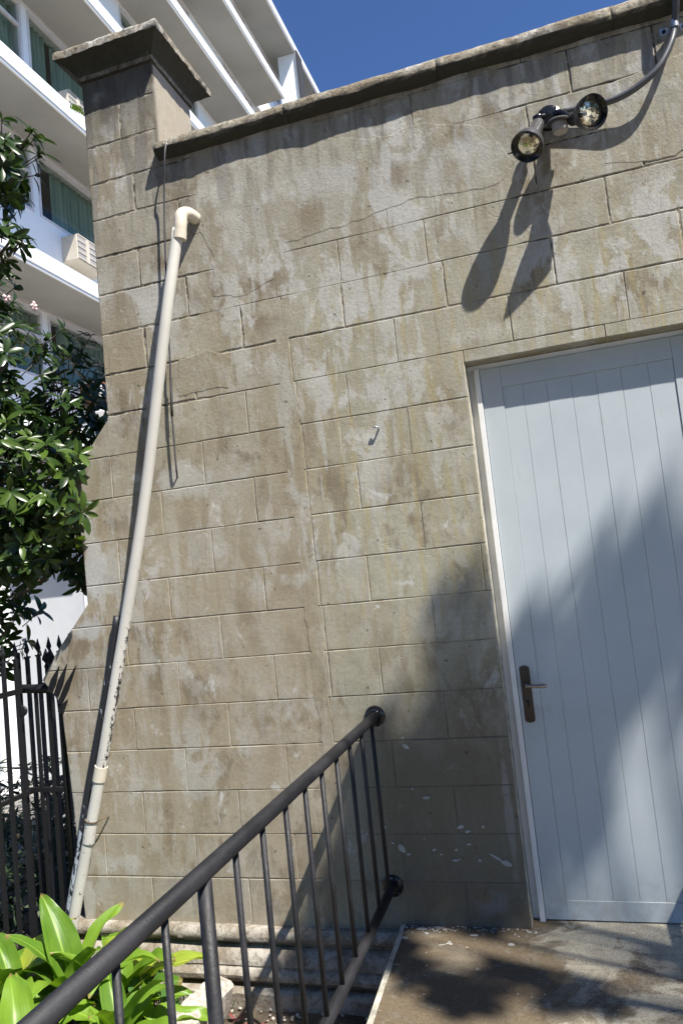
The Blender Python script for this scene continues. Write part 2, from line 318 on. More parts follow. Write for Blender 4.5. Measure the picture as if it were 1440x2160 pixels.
# ------------------------------------------------------------------ mesh helpers
def mesh_obj(name, V, F, mat, parent=None, smooth=False, uv=None):
    me = bpy.data.meshes.new(name); me.from_pydata([tuple(v) for v in V], [], F)
    if smooth: me.shade_smooth()
    if uv:
        ul = me.uv_layers.new(name='UVMap')
        for lp in me.loops: ul.data[lp.index].uv = uv[lp.vertex_index]
    me.materials.append(mat); me.update()
    o = bpy.data.objects.new(name, me); COL.objects.link(o)
    if parent: o.parent = parent
    return o
def thing(name, label, cat, group=None, loc=(0, 0, 0)):
    o = bpy.data.objects.new(name, None); COL.objects.link(o); o.empty_display_size = .1; o.location = loc
    tag(o, label, cat, group); return o
def tag(o, label, cat, group=None):
    o['label'] = label; o['category'] = cat
    if group: o['group'] = group
    return o
def structure(o): o['kind'] = 'structure'; return o
def stuff(o): o['kind'] = 'stuff'; return o
class MB:
    def __init__(s): s.V = []; s.F = []
    def add(s, V, F): n = len(s.V); s.V += [Vector(v) for v in V]; s.F += [tuple(i + n for i in f) for f in F]; return s
    def box(s, a, b, bev=0.):
        x0, y0, z0 = a; x1, y1, z1 = b
        if not bev:
            V = [(x, y, z) for z in (z0, z1) for y in (y0, y1) for x in (x0, x1)]
            return s.add(V, [(0, 2, 3, 1), (4, 5, 7, 6), (0, 1, 5, 4), (2, 6, 7, 3), (0, 4, 6, 2), (1, 3, 7, 5)])
        import bmesh
        bm = bmesh.new(); bmesh.ops.create_cube(bm, size=1)
        for v in bm.verts: v.co = Vector((x0 + (v.co.x + .5) * (x1 - x0), y0 + (v.co.y + .5) * (y1 - y0), z0 + (v.co.z + .5) * (z1 - z0)))
        bmesh.ops.bevel(bm, geom=list(bm.edges), offset=bev, segments=2, affect='EDGES', profile=.6)
        bm.verts.index_update(); s.add([v.co.copy() for v in bm.verts], [tuple(v.index for v in f.verts) for f in bm.faces]); bm.free(); return s
    def tube(s, P, r, seg=12, cap=True):
        P = [Vector(p) for p in P]; n = len(P); rr = r if isinstance(r, (list, tuple)) else [r] * n
        T = [(P[min(i + 1, n - 1)] - P[max(i - 1, 0)]).normalized() for i in range(n)]
        u = T[0].orthogonal().normalized(); V = []; F = []
        for i in range(n):
            u = (u - T[i] * u.dot(T[i])).normalized(); v = T[i].cross(u)
            for j in range(seg):
                a = 2 * math.pi * j / seg; V.append(P[i] + (u * math.cos(a) + v * math.sin(a)) * rr[i])
        for i in range(n - 1):
            for j in range(seg):
                a = i * seg + j; b = i * seg + (j + 1) % seg; F.append((a, b, b + seg, a + seg))
        if cap: F.append(tuple(reversed(range(seg)))); F.append(tuple((n - 1) * seg + j for j in range(seg)))
        return s.add(V, F)
    def lathe(s, prof, org, axis, seg=32, capa=True, capb=True):
        """prof: list of (radius, distance along the axis)"""
        axis = Vector(axis).normalized(); org = Vector(org); u = axis.orthogonal().normalized(); v = axis.cross(u); V = []; F = []
        for r, h in prof:
            for j in range(seg):
                a = 2 * math.pi * j / seg; V.append(org + axis * h + (u * math.cos(a) + v * math.sin(a)) * r)
        for i in range(len(prof) - 1):
            for j in range(seg):
                a = i * seg + j; b = i * seg + (j + 1) % seg; F.append((a, b, b + seg, a + seg))
        if capa: F.append(tuple(reversed(range(seg))))
        if capb: F.append(tuple((len(prof) - 1) * seg + j for j in range(seg)))
        return s.add(V, F)
    def sweep_x(s, prof, x0, x1, step, jit=0., jf=6., endcap=True):
        n = max(1, int((x1 - x0) / step)); V = []; F = []; m_ = len(prof)
        for i in range(n + 1):
            x = x0 + (x1 - x0) * i / n
            for (y, z) in prof:
                d = noise.noise_vector(Vector((x * jf, y * 9, z * 9))) * jit + noise.noise_vector(Vector((x * jf * 5, y * 30, z * 30))) * jit * .35
                V.append((x, y + d.y, z + d.z))
        for i in range(n):
            for j in range(m_ - 1):
                a = i * m_ + j; F.append((a, a + m_, a + m_ + 1, a + 1))
        if endcap: F.append(tuple(range(m_))); F.append(tuple(reversed([n * m_ + j for j in range(m_)])))
        return s.add(V, F)
    def build(s, name, mat, parent=None, smooth=False, auto=False):
        o = mesh_obj(name, s.V, s.F, mat, parent, smooth)
        if auto:
            me = o.data
            me.shade_smooth()
            try: me.set_sharp_from_angle(angle=math.radians(38))
            except Exception: pass
        return o
def curve_pts(P, n=8):
    """Catmull-Rom through P"""
    P = [Vector(p) for p in P]; Q = [P[0] * 2 - P[1]] + P + [P[-1] * 2 - P[-2]]; out = []
    for i in range(1, len(Q) - 2):
        a, b, c, d = Q[i - 1:i + 3]
        for k in range(n):
            t = k / n; out.append(.5 * ((2 * b) + (c - a) * t + (2 * a - 5 * b + 4 * c - d) * t * t + (3 * b - a - 3 * c + d) * t ** 3))
    out.append(P[-1]); return out

# ------------------------------------------------------------------ ground
def ground():
    V = []; F = []; n = 60
    xs = [-60, -30, -15, -8] + [-5 + i * .12 for i in range(36)] + [0, 3, 8, 20, 60]; ys = [-60, -20, -8, -4] + [-2.4 + i * .12 for i in range(32)] + [2, 4, 8, 16, 30, 60]
    for y in ys:
        for x in xs:
            z = -.335 + (.03 * noise.noise(Vector((x * 3, y * 3, 0))) if -5 < x < 0 and -2.4 < y < 2 else 0)
            V.append((x, y, z))
    nx = len(xs)
    for j in range(len(ys) - 1):
        for i in range(nx - 1): a = j * nx + i; F.append((a, a + 1, a + nx + 1, a + nx))
    return structure(mesh_obj('ground', V, F, M['soil'], smooth=True))
ground()
structure(MB().box((-26, -30, -.60), (-4.3, 40, -.285)).build('courtyard_paving', M['paving2']))
structure(MB().box((3.2, -30, -.60), (26, -.6, -.20)).build('forecourt_paving', M['paving']))
# landing in front of the door (its left edge runs slightly askew)
def landing():
    V = [(-.887, .30, 0), (2.6, .30, 0), (2.6, -3.0, 0), (-.77, -3.0, 0)]
    V += [(x, y, -.36) for x, y, z in V]
    o = mesh_obj('landing', V, [(3, 2, 1, 0), (0, 1, 5, 4), (1, 2, 6, 5), (2, 3, 7, 6), (3, 0, 4, 7), (4, 5, 6, 7)], M['landing'])
    structure(o)
    V = []; n = 60
    for i in range(n + 1):
        t = i / n; y = -.001 - 2.99 * t; x = -.889 + .119 * t; wv = .013 + .005 * noise.noise(Vector((y * 9, 0, 0))) + .004 * noise.noise(Vector((y * 40, 3, 0)))
        V += [(x - .008, y, -.05), (x - .010, y, .002), (x + wv, y, .0035)]
    F = []
    for i in range(n):
        for j in range(2): a = i * 3 + j; F.append((a, a + 1, a + 4, a + 3))
    mesh_obj('edge_band', V, F, M['edge'], o)
landing()

# ------------------------------------------------------------------ block wall
wall = thing('block_wall', 'tall weathered buff stone block wall with a pier, coping and stepped left edge around the white door', 'wall')
Zc = [-.032, .19, .40, .61, .820, 1.032, 1.25, 1.465, 1.68, 1.905, 2.13, 2.355, 2.574, 2.792, 3.015, 3.235, 3.445, 3.656, 3.862, 4.075, 4.28, 4.462]
XR = 2.3
J = {0: [-2.169, -1.636, -1.13, -.588], 1: [-2.426, -1.907, -1.378, -1.14, -.858], 2: [-2.185, -1.651, -1.14, -.592], 3: [-1.922, -1.379, -1.14, -.855],
     4: [-2.197, -1.666, -1.135, -.589], 5: [-2.459, -1.923, -1.399, -1.12, -.869], 6: [-2.205, -1.665, -1.123, -.593], 7: [-1.937, -1.411, -1.13, -.881, -.345],
     8: [-2.216, -1.673, -1.135, -.596], 9: [-1.938, -1.415, -1.137, -.88], 10: [-2.221, -1.68, -1.137, -.608], 11: [-1.95, -1.417, -1.145, -.887],
     12: [-1.689, -1.155, -.625, -.09, .408, .94, 1.47], 13: [-1.957, -1.402, -1.18, -.865, -.365, .128, .66, 1.2, 1.7], 14: [-1.69, -1.2, -.86, -.43, .385, .92, 1.45],
     15: [-1.956, -1.35, -.6, .10, .552, 1.09, 1.6], 16: [-1.69, -.95, -.3, .096, .63, 1.3], 17: [-1.949, -1.405, -.862, -.426, .30, .66, 1.2, 1.7], 18: [-.9, .10, .80, 1.5], 19: [-1.999], 20: []}
EDGE = [(-.032, -2.581), (.544, -2.605), (1.07, -2.637), (1.15, -2.70), (1.205, -2.745), (1.351, -2.641), (1.586, -2.428), (1.9, -2.432), (2.08, -2.45), (2.15, -2.535), (2.21, -2.525), (2.556, -2.219), (4.6, -2.219)]
def ex(z):
    for (a, xa), (b, xb) in zip(EDGE, EDGE[1:]):
        if z <= b: return xa + (xb - xa) * max(0, z - a) / (b - a)
    return EDGE[-1][1]
def zone(x, z):
    """(joint half gap, joint wander) of the pointing at a place on the wall"""
    if -1.62 < x < .0 and 3.0 < z < 3.93: 
        f = min(1, abs(noise.noise(Vector((x * 2, 0, z * 3)))) * 3); return .0003 + .0012 * f, .0006
    if x < -1.62 and z > 2.5: return .0044, .0044
    if x < -.85 and z > 2.75: return .0042, .0046
    if z > 2.75: return .0032, .0030
    f = .35 + .65 * min(1, abs(noise.noise(Vector((x * 3.1, 2, z * 3.1)))) * 4); return .0021 * f, .0011
def block(x0, x1, z0, z1, left=False, depth=.03, name='stone_block', yoff=0., right=False):
    P = []
    def seg(a, b):
        L = math.hypot(b[0] - a[0], b[1] - a[1]); n = max(1, int(L / .04))
        for i in range(n): P.append((a[0] + (b[0] - a[0]) * i / n, a[1] + (b[1] - a[1]) * i / n))
    L = [(x0, z1), (x0, z0)]
    if left:
        zs = [z1] + [e[0] for e in reversed(EDGE) if z0 + .004 < e[0] < z1 - .004] + [z0]; L = [(ex(z), z) for z in zs]
        x0 = min(p[0] for p in L)
    for a, b in zip(L, L[1:]): seg(a, b)
    seg(L[-1], (x1, z0)); seg((x1, z0), (x1, z1)); seg((x1, z1), L[0])
    n = len(P); pr = U(-.0012, .0012) if not (-1.62 < (x0 + x1) / 2 < 0 and z0 > 3.0) else 0
    rings = [[], [], [], []]
    for i, (x, z) in enumerate(P):
        px, pz = P[i - 1]; nx, nz = P[(i + 1) % n]
        t1 = Vector((x - px, z - pz)).normalized(); t2 = Vector((nx - x, nz - z)).normalized(); t = (t1 + t2)
        t = t.normalized() if t.length > 1e-6 else t1
        nrm = Vector((-t.y, t.x)); k_ = 1 / max(.6, abs(nrm.dot(Vector((-t1.y, t1.x)))))    # inward normal (counter-clockwise ring)
        g, jt = zone(x, z)
        edge = (left and abs(x - ex(z)) < .002) or (right and abs(x - x1) < .002)
        jv = noise.noise(Vector((x * 14, z * 14, x0 * 7 + z0 * 3))) * jt + noise.noise(Vector((x * 60, z * 60, 5))) * jt * .6
        bev = min(.0024 + g * .5, g * 2.2 + .0002)
        if edge: g = 0; jv = abs(jv) * (.3 if right else 1.5) - (.002 if right else 0); bev = .007
        for r_, (s_, y) in enumerate(((g + jv, depth), (g + jv, .0030), (g + jv + bev * .35, .001), (g + jv + bev, 0))):
            q = Vector((x, z)) + nrm * s_ * k_; rings[r_].append((q.x, y - (pr if r_ else 0) * (r_ > 1) + yoff, q.y))
    V = rings[0] + rings[1] + rings[2] + rings[3]; F = []
    for r_ in range(3):
        for i in range(n):
            a = r_ * n + i; b = r_ * n + (i + 1) % n; F.append((a, b, b + n, a + n))
    F.append(tuple(3 * n + i for i in range(n)))
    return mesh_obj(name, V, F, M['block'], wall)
for r_ in range(21):
    z0, z1 = Zc[r_], Zc[r_ + 1]; js = J[r_]
    end = -.32 if r_ < 12 else XR
    if r_ >= 18:
        block(0, -1.785, z0, z1, left=True, depth=.43, right=True) if r_ != 19 else (block(0, -1.999, z0, z1, left=True, depth=.43), block(-1.999, -1.785, z0, z1, depth=.43, right=True))
        if r_ == 18:
            xs = [-1.783] + js + [XR]
            for a, b in zip(xs, xs[1:]): block(a, b, z0, 3.925)
        continue
    xs = [None] + js + [end]
    for a, b in zip(xs, xs[1:]):
        if a is None: block(0, b, z0, z1, left=True)
        else: block(a, b, z0, z1)
# lintel strip above the door and the wall beyond it
block(-.32, .30, 2.515, 2.574, depth=.3); block(.30, .74, 2.515, 2.574, depth=.3)
for r_ in range(12):
    xs = [.74, 1.05 + .25 * (r_ % 2), 1.6 + .25 * (r_ % 2), XR]
    for a, b in zip(xs, xs[1:]): block(a, b, Zc[r_], Zc[r_ + 1])
# solid body behind the facing
def core():
    b = MB(); y0, y1 = .0028, .36
    poly = [(e[1] + .006, e[0]) for e in EDGE[:-1]] + [(-2.213, 4.45), (-1.79, 4.45), (-1.79, 3.92)]
    def prism(poly, y1=y1):
        n = len(poly); V = [(x, y0, z) for x, z in poly] + [(x, y1, z) for x, z in poly]
        # poly given counter-clockwise seen from -Y when x right, z up is reversed here
        b.add(V, [tuple(range(n)), tuple(reversed(range(n, 2 * n)))] + [(i, i + n, (i + 1) % n + n, (i + 1) % n) for i in range(n)])
    left = [(e[1] + .006, e[0]) for e in EDGE[:-1]] + [(-2.213, 3.9), (-.326, 3.9), (-.326, -.3), (-2.57, -.3)]
    prism(left[::-1])
    prism([(-2.205, 3.9), (-1.797, 3.9), (-1.797, 4.46), (-2.205, 4.46)], .425)
    prism([(-.326, 2.52), (.746, 2.52), (.746, 3.9), (-.326, 3.9)]); prism([(.746, -.3), (XR, -.3), (XR, 3.9), (.746, 3.9)])
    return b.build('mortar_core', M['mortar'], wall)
core()
# door jamb reveal plaster
MB().box((-.3255, .006, -.02), (-.3195, .30, 2.515)).build('jamb_plaster', M['edge'], wall)
# coping stones
cp = [(.34, 3.86), (.0, 3.886), (-.016, 3.888), (-.034, 3.893), (-.050, 3.904), (-.058, 3.922), (-.059, 3.942), (-.051, 3.962), (-.030, 3.980), (.03, 3.996), (.34, 4.02)]
xs = [-1.783, -1.05, -.28, .50, 1.3, XR]
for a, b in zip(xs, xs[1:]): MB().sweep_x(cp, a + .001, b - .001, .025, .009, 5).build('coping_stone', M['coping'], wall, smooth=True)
# pier cap
def cap():
    prof = [(0, 4.455), (.014, 4.460), (.018, 4.482), (.026, 4.498), (.040, 4.516), (.060, 4.534), (.092, 4.556), (.100, 4.560), (.103, 4.590), (.097, 4.604), (.06, 4.62), (-.05, 4.66), (-.2, 4.70)]
    V = []; x0, x1, y0, y1 = -2.218, -1.785, 0, .43; per = 0; rings = []
    def pt(s_, o):
        # s_ in 0..4 round the rectangle
        X0, X1, Y0, Y1 = x0 - o, x1 + o, y0 - o, y1 + o; i = int(s_) % 4; t = s_ - int(s_)
        c = [(X0, Y0), (X1, Y0), (X1, Y1), (X0, Y1)]; a, b_ = c[i], c[(i + 1) % 4]; return a[0] + (b_[0] - a[0]) * t, a[1] + (b_[1] - a[1]) * t
    N = 144
    for o, z in prof:
        for i in range(N):
            x, y = pt(4 * i / N, o); am = .006 if o > .08 else .003
            d = noise.noise_vector(Vector((x * 22, y * 22, z * 22))) * am + noise.noise_vector(Vector((x * 60, y * 60, z * 60))) * am * .5
            V.append((x + d.x, y + d.y, z + d.z))
    F = [(a * N + i, a * N + (i + 1) % N, (a + 1) * N + (i + 1) % N, (a + 1) * N + i) for a in range(len(prof) - 1) for i in range(N)]
    F.append(tuple(reversed(range(N)))); F.append(tuple((len(prof) - 1) * N + i for i in range(N)))
    o = mesh_obj('pier_cap', V, F, M['coping'], wall)
    o.data.shade_smooth()
    try: o.data.set_sharp_from_angle(angle=math.radians(50))
    except Exception: pass
cap()
# base moulding
bp = [(.04, -.026), (.0, -.026), (-.036, -.024), (-.052, -.036), (-.058, -.055), (-.054, -.074), (-.038, -.088), (-.018, -.092), (-.016, -.104), (-.034, -.108), (-.060, -.132), (-.076, -.160), (-.079, -.176),
      (-.074, -.179), (-.076, -.184), (-.094, -.192), (-.106, -.208), (-.104, -.228), (-.088, -.243), (-.062, -.247), (-.060, -.262), (-.128, -.266), (-.135, -.272), (-.137, -.36), (.04, -.36)]
xs = [-2.66, -2.02, -1.36, -.80]
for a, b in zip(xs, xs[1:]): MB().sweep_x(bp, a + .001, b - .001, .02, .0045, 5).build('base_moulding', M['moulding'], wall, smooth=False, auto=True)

# thin coat of old render smeared over the upper courses, and a ragged ribbon of it down the old wall end
def coat(P, th, step, jit, name='render_coat', f=18.):
    Q = []
    for i, a in enumerate(P):
        b = P[(i + 1) % len(P)]; L = math.hypot(b[0] - a[0], b[1] - a[1]); n = max(1, int(L / step))
        for k_ in range(n):
            x, z = a[0] + (b[0] - a[0]) * k_ / n, a[1] + (b[1] - a[1]) * k_ / n
            d = noise.noise_vector(Vector((x * f, 1, z * f))) * jit + noise.noise_vector(Vector((x * f * 4, 7, z * f * 4))) * jit * .35 + noise.noise_vector(Vector((x * 4, 3, z * 4))) * jit * 1.5; Q.append((x + d.x, z + d.z))
    n = len(Q); cx = sum(q[0] for q in Q) / n; cz = sum(q[1] for q in Q) / n; V = []
    for y, sh in ((.004, 0), (-th * .5, .0), (-th, .004)):
        for i, (x, z) in enumerate(Q):
            a, b = Q[i - 1], Q[(i + 1) % n]; t = Vector((b[0] - a[0], b[1] - a[1])).normalized(); V.append((x - t.y * sh, y, z + t.x * sh))
    F = [(r_ * n + i, r_ * n + (i + 1) % n, (r_ + 1) * n + (i + 1) % n, (r_ + 1) * n + i) for r_ in (0, 1) for i in range(n)] + [tuple(2 * n + i for i in range(n))]
    return mesh_obj(name, V, F, M['block'], wall)
coat([(-1.60, 3.90), (-1.60, 3.52), (-1.52, 3.30), (-1.55, 3.10), (-1.36, 3.05), (-1.20, 3.12), (-1.12, 3.28), (-.80, 3.30), (-.45, 3.34), (-.08, 3.30), (.02, 3.40), (-.10, 3.60), (-.35, 3.70), (-.62, 3.69), (-.80, 3.74), (-1.0, 3.90)], .0013, .03, .014)
coat([(-1.235, 2.99), (-1.225, 2.3), (-1.215, 1.5), (-1.20, .8), (-1.195, .02), (-1.142, .02), (-1.140, .8), (-1.138, 1.5), (-1.142, 2.3), (-1.165, 2.99)], .0010, .02, .011, f=24.)
coat([(-1.78, 2.80), (-1.80, 2.60), (-1.62, 2.62), (-1.50, 2.60), (-1.46, 2.76), (-1.60, 2.82)], .0018, .025, .014)
coat([(.42, 3.62), (.40, 3.30), (.62, 3.26), (1.1, 3.3), (1.2, 3.55), (.8, 3.70)], .0020, .03, .014)

# white paint spatter low on the wall
def spatter():
    pts = [(-.79, .79, .016, .008, -.6), (-.80, .83, .006, .005, 0), (-.72, .56, .018, .006, .1), (-.58, .43, .016, .007, .4), (-.55, .41, .013, .005, .2), (-.48, .43, .007, .006, 1.2), (-.61, .33, .007, .004, .3),
           (-.55, .355, .009, .004, 0), (-.44, .30, .030, .004, -.5), (-.395, .275, .024, .010, -.35), (-.62, .285, .014, .004, 0), (-.51, .285, .008, .005, 0), (-.86, .335, .013, .018, .5), (-.83, .31, .008, .005, 0), (-.71, .33, .009, .005, .4),
           (-.68, .31, .006, .004, 0), (-.60, .29, .005, .004, .2), (-.75, .38, .004, .003, 0), (-.90, .36, .006, .004, 0), (-.93, .43, .007, .005, .2), (-1.02, .40, .007, .004, 0), (-.78, .60, .005, .004, 0), (-.99, .70, .005, .004, .5)]
    for (x, z, a, b, r_) in pts:
        n = 14; V = []
        ph = U(0, 9)
        for i in range(n):
            t = 2 * math.pi * i / n; q = 1 + .35 * noise.noise(Vector((math.cos(t) * 1.5 + ph, math.sin(t) * 1.5, ph)))
            u, v = math.cos(t) * a * q, math.sin(t) * b * q; V.append((x + u * math.cos(r_) - v * math.sin(r_), -.0032, z + u * math.sin(r_) + v * math.cos(r_)))
        W_ = V + [(p[0] + (x - p[0]) * -.02, .001, p[2]) for p in V]
        mesh_obj('paint_spot', W_, [tuple(range(n))] + [(i, i + n, (i + 1) % n + n, (i + 1) % n) for i in range(n)], M['splash'], wall)
spatter()
hk = thing('bent_nail', 'small bent grey nail sticking out of the wall left of the door top', 'nail', loc=(-.755, 0, 2.27))
MB().tube([(0, .005, 0), (.004, -.022, .006), (-.008, -.022, .010), (-.018, -.020, .010)], .0055, 8).build('shank', M['galv'], hk, True)

# ------------------------------------------------------------------ door
door = thing('white_door', 'white boarded door with brass lever handle set into the stone wall', 'door')
fr = MB().box((-.3185, .10, -.01), (-.288, .30, 2.50)).box((-.288, .068, -.005), (-.264, .24, 2.492), .003).box((-.318, .09, 2.492), (.735, .24, 2.514)).box((.69, .068, -.005), (.735, .24, 2.492), .003)
fr.build('door_frame', M['frame'], door)
df = .078
MB().box((-.2615, df, .006), (-.1685, df + .045, 2.488), .0016).build('stile', M['door'], door)
MB().box((.5675, df, .006), (.688, df + .045, 2.488), .0016).build('stile', M['door'], door)
MB().box((-.168, df, 2.392), (.567, df + .045, 2.488), .0016).build('top_rail', M['door'], door)
MB().box((-.168, df, .006), (.567, df + .045, .088), .0016).build('bottom_rail', M['door'], door)
gx = [-.168, -.077, .030, .137, .243, .350, .462, .567]
for i, (a, b) in enumerate(zip(gx, gx[1:])):
    MB().box((a + .0006, df + .0045 + .0006 * (i % 2), .0885), (b - .0006, df + .03, 2.3915), .0014).build('board', M['door'], door)
MB().box((-.26, df + .0085, .09), (.66, df + .045, 2.39)).build('door_back', M['frame'], door)
def plate(cx, z0, z1, wd, y, name, mat, th, parent, slant=0.):
    P = []; r_ = wd / 2
    for i in range(9): a = math.pi * i / 8; P.append((cx + r_ * math.cos(a), z1 - r_ * .6 + r_ * .6 * math.sin(a)))
    for i in range(9): a = math.pi + math.pi * i / 8; P.append((cx + r_ * math.cos(a), z0 + r_ * .6 + r_ * .6 * math.sin(a)))
    n = len(P); Q = [(cx + (p[0] - cx) * .86, (z0 + z1) / 2 + (p[1] - (z0 + z1) / 2) * .982) for p in P]
    V = [(x, y, z) for x, z in P] + [(x, y - th * .6, z) for x, z in P] + [(x, y - th, z) for x, z in Q]
    F = [(i + k_ * n, i + (k_ + 1) * n, (i + 1) % n + (k_ + 1) * n, (i + 1) % n + k_ * n) for k_ in (0, 1) for i in range(n)] + [tuple(reversed(range(2 * n, 3 * n)))]
    return mesh_obj(name, V, F, mat, parent)
hp = plate(-.224, .858, 1.112, .044, df, 'handle_plate', M['brass'], .007, door)
for x_, z_ in ((-.2315, 1.094), (-.2165, 1.094), (-.2315, .876), (-.2165, .876)):
    MB().lathe([(.0035, 0), (.0035, .0012), (.0012, .002)], (x_, df - .007, z_), (0, -1, 0), 10).build('screw', M['blackgloss'], hp)
MB().lathe([(.0085, 0), (.0085, .002), (.004, .0025)], (-.224, df - .007, .957), (0, -1, 0), 14).box((-.2275, df - .0095, .93), (-.2205, df - .007, .957)).build('keyhole', M['blackgloss'], hp)
lv = MB().lathe([(.012, 0), (.012, .004), (.009, .006), (.0085, .030), (.011, .034)], (-.224, df - .006, 1.026), (0, -1, 0), 16)
lv.tube(curve_pts([(-.222, df - .040, 1.026), (-.205, df - .048, 1.026), (-.18, df - .048, 1.025), (-.135, df - .046, 1.024)], 6), [.008] * 3 + [.0065] * 3 + [.0085] * 8 + [.0095] * 4 + [.009], 14)
lv.build('lever', M['brass2'], hp, True)

# ------------------------------------------------------------------ handrails
def railing(x, label, mat, y_end=-3.0, posts=(-1.72,)):
    t = thing('handrail', label, 'railing', 'charcoal railings either side of the landing')
    MB().tube([(x, -.012, .934), (x, -.4, .930), (x, -1.2, .924), (x, y_end, .915)], .0225, 20).build('top_rail', M['rail'], t, True)
    MB().tube([(x + .0, -.012, .170), (x, -.4, .160), (x, -1.2, .150), (x, y_end, .145)], .0205, 18).build('bottom_rail', M['rail'], t, True)
    for z in (.934, .170):
        f = MB().lathe([(.049, 0), (.049, .004), (.047, .009), (.040, .012), (.030, .013), (.0275, .019), (.0262, .024)], (x, 0.001, z), (0, -1, 0), 28).build('wall_flange', M['blackgloss'], t, auto=True)
        for k_ in range(4):
            a = math.pi / 4 + k_ * math.pi / 2
            MB().lathe([(.006, 0), (.006, .003), (.003, .005)], (x + .039 * math.cos(a), -.011, z + .039 * math.sin(a)), (0, -1, 0), 8).build('screw', M['blackgloss'], f)
    y = -.077; i = 0
    while y > y_end + .02:
        if any(abs(y - p) < .06 for p in posts): MB().tube([(x, y + .005, .92), (x, y + .005, -.02 if x > 0 else -.33)], .0185, 18).build('post', M['rail'], t, True)
        else: MB().tube([(x + U(-.001, .001), y, .915), (x + U(-.001, .001), y + U(-.003, .003), .150)], .0090, 12).build('baluster', M['rail'], t, True)
        y -= .1825
    return t
railing(-.92, 'charcoal pipe handrail with thin balusters left of the landing, running from the wall flange', M['rail'])
railing(.775, 'matching charcoal handrail at the right side of the landing, just past the door', M['rail'])

# ------------------------------------------------------------------ drainpipe
dp = thing('drainpipe', 'cream painted plastic downpipe leaning down the wall with flaking paint near its foot', 'pipe')
PP = [(-1.652, -.112, 3.430), (-1.758, -.140, 2.929), (-1.968, -.100, 2.116), (-2.156, -.075, 1.478), (-2.236, -.070, 1.212), (-2.388, -.061, .700), (-2.466, -.060, .443), (-2.579, -.055, .088), (-2.69, -.055, -.30)]
MB().tube(curve_pts(PP, 8), .0285, 28).build('pipe', M['pvc'], dp, True)
el = curve_pts([(-1.644, -.112, 3.40), (-1.636, -.112, 3.45), (-1.632, -.100, 3.505), (-1.615, -.060, 3.528), (-1.600, -.0, 3.522)], 6)
MB().tube(el, [.0325] * len(el), 28).build('elbow', M['pvcnew'], dp, True)
MB().tube([(-1.650, -.112, 3.375), (-1.6435, -.112, 3.413)], .0358, 28).build('elbow_socket', M['pvcnew'], dp, auto=True)
a, b = Vector((-2.371, -.062, .760)), Vector((-2.392, -.061, .688)); MB().tube([a, b], .0330, 28).build('joint_collar', M['pvcnew'], dp, auto=True)
a, b = Vector((-2.455, -.060, .485)), Vector((-2.482, -.060, .380)); MB().tube([a, b], .0310, 28).build('repair_sleeve', M['pvc'], dp, auto=True)
cl = MB().tube([Vector((-2.453, -.060, .492)), Vector((-2.455, -.060, .484))], .0348, 24); cl.tube([(-2.435, -.06, .482), (-2.405, -.04, .49), (-2.39, -.002, .492)], .004, 8)
cl.build('pipe_clip', M['bark'], dp)
bpipe = thing('black_pipe', 'thin black pipe with white flakes running behind the foot of the cream downpipe', 'pipe')
MB().tube(curve_pts([(-2.236, -.028, 1.51), (-2.312, -.028, 1.209), (-2.452, -.028, .744), (-2.531, -.033, .435), (-2.633, -.035, .077), (-2.74, -.035, -.30)], 6), .0185, 16).build('pipe', M['blackpipe'], bpipe, True)

# ------------------------------------------------------------------ cable
cb = thing('hanging_cable', 'thin grey cable hooked over the coping and hanging down beside the downpipe', 'cable')
CP = [(-1.66, .05, 3.99), (-1.684, .01, 3.995), (-1.698, -.03, 3.962), (-1.703, -.070, 3.91), (-1.712, -.078, 3.828), (-1.742, -.052, 3.696), (-1.765, -.046, 3.444), (-1.782, -.045, 3.141), (-1.797, -.04, 2.841), (-1.816, -.035, 2.545), (-1.818, -.035, 2.347), (-1.821, -.03, 2.237), (-1.837, .002, 2.186)]
MB().tube(curve_pts(CP, 7), .0048, 10).build('cord', M['cable'], cb, True)
MB().tube([(-1.803, -.038, 2.70), (-1.816, -.035, 2.545), (-1.817, -.035, 2.50)], .0068, 10).build('splice', M['black'], cb, True)
MB().tube([(-1.702, -.060, 3.925), (-1.7005, -.045, 3.948)], .0075, 10).build('cable_tie', M['frame'], cb, True)

# ------------------------------------------------------------------ conduit
cd = thing('conduit', 'flexible grey conduit curving from the coping down to the floodlight', 'conduit')
KP = [(.762, -.075, 4.10), (.760, -.085, 3.97), (.756, -.080, 3.90), (.746, -.035, 3.81), (.713, -.050, 3.716), (.647, -.065, 3.617), (.554, -.060, 3.562), (.465, -.050, 3.541), (.357, -.040, 3.546), (.250, -.033, 3.555)]
MB().tube(curve_pts(KP, 8), .0150, 18).build('hose', M['conduit'], cd, True)
st = MB().box((.690, -.0035, 3.795), (.722, .0, 3.829), .0006).box((.772, -.0035, 3.795), (.804, .0, 3.829), .0006).tube([(.746, -.036, 3.795), (.746, -.036, 3.829)], .0165, 16)
st.box((.722, -.0025, 3.800), (.728, -.001, 3.824)); st.build('strap', M['galv'], cd, auto=True)
for x_ in (.706, .788): MB().lathe([(.008, 0), (.008, .003), (.003, .005)], (x_, -.0035, 3.812), (0, -1, 0), 10).build('bolt', M['black'], cd)

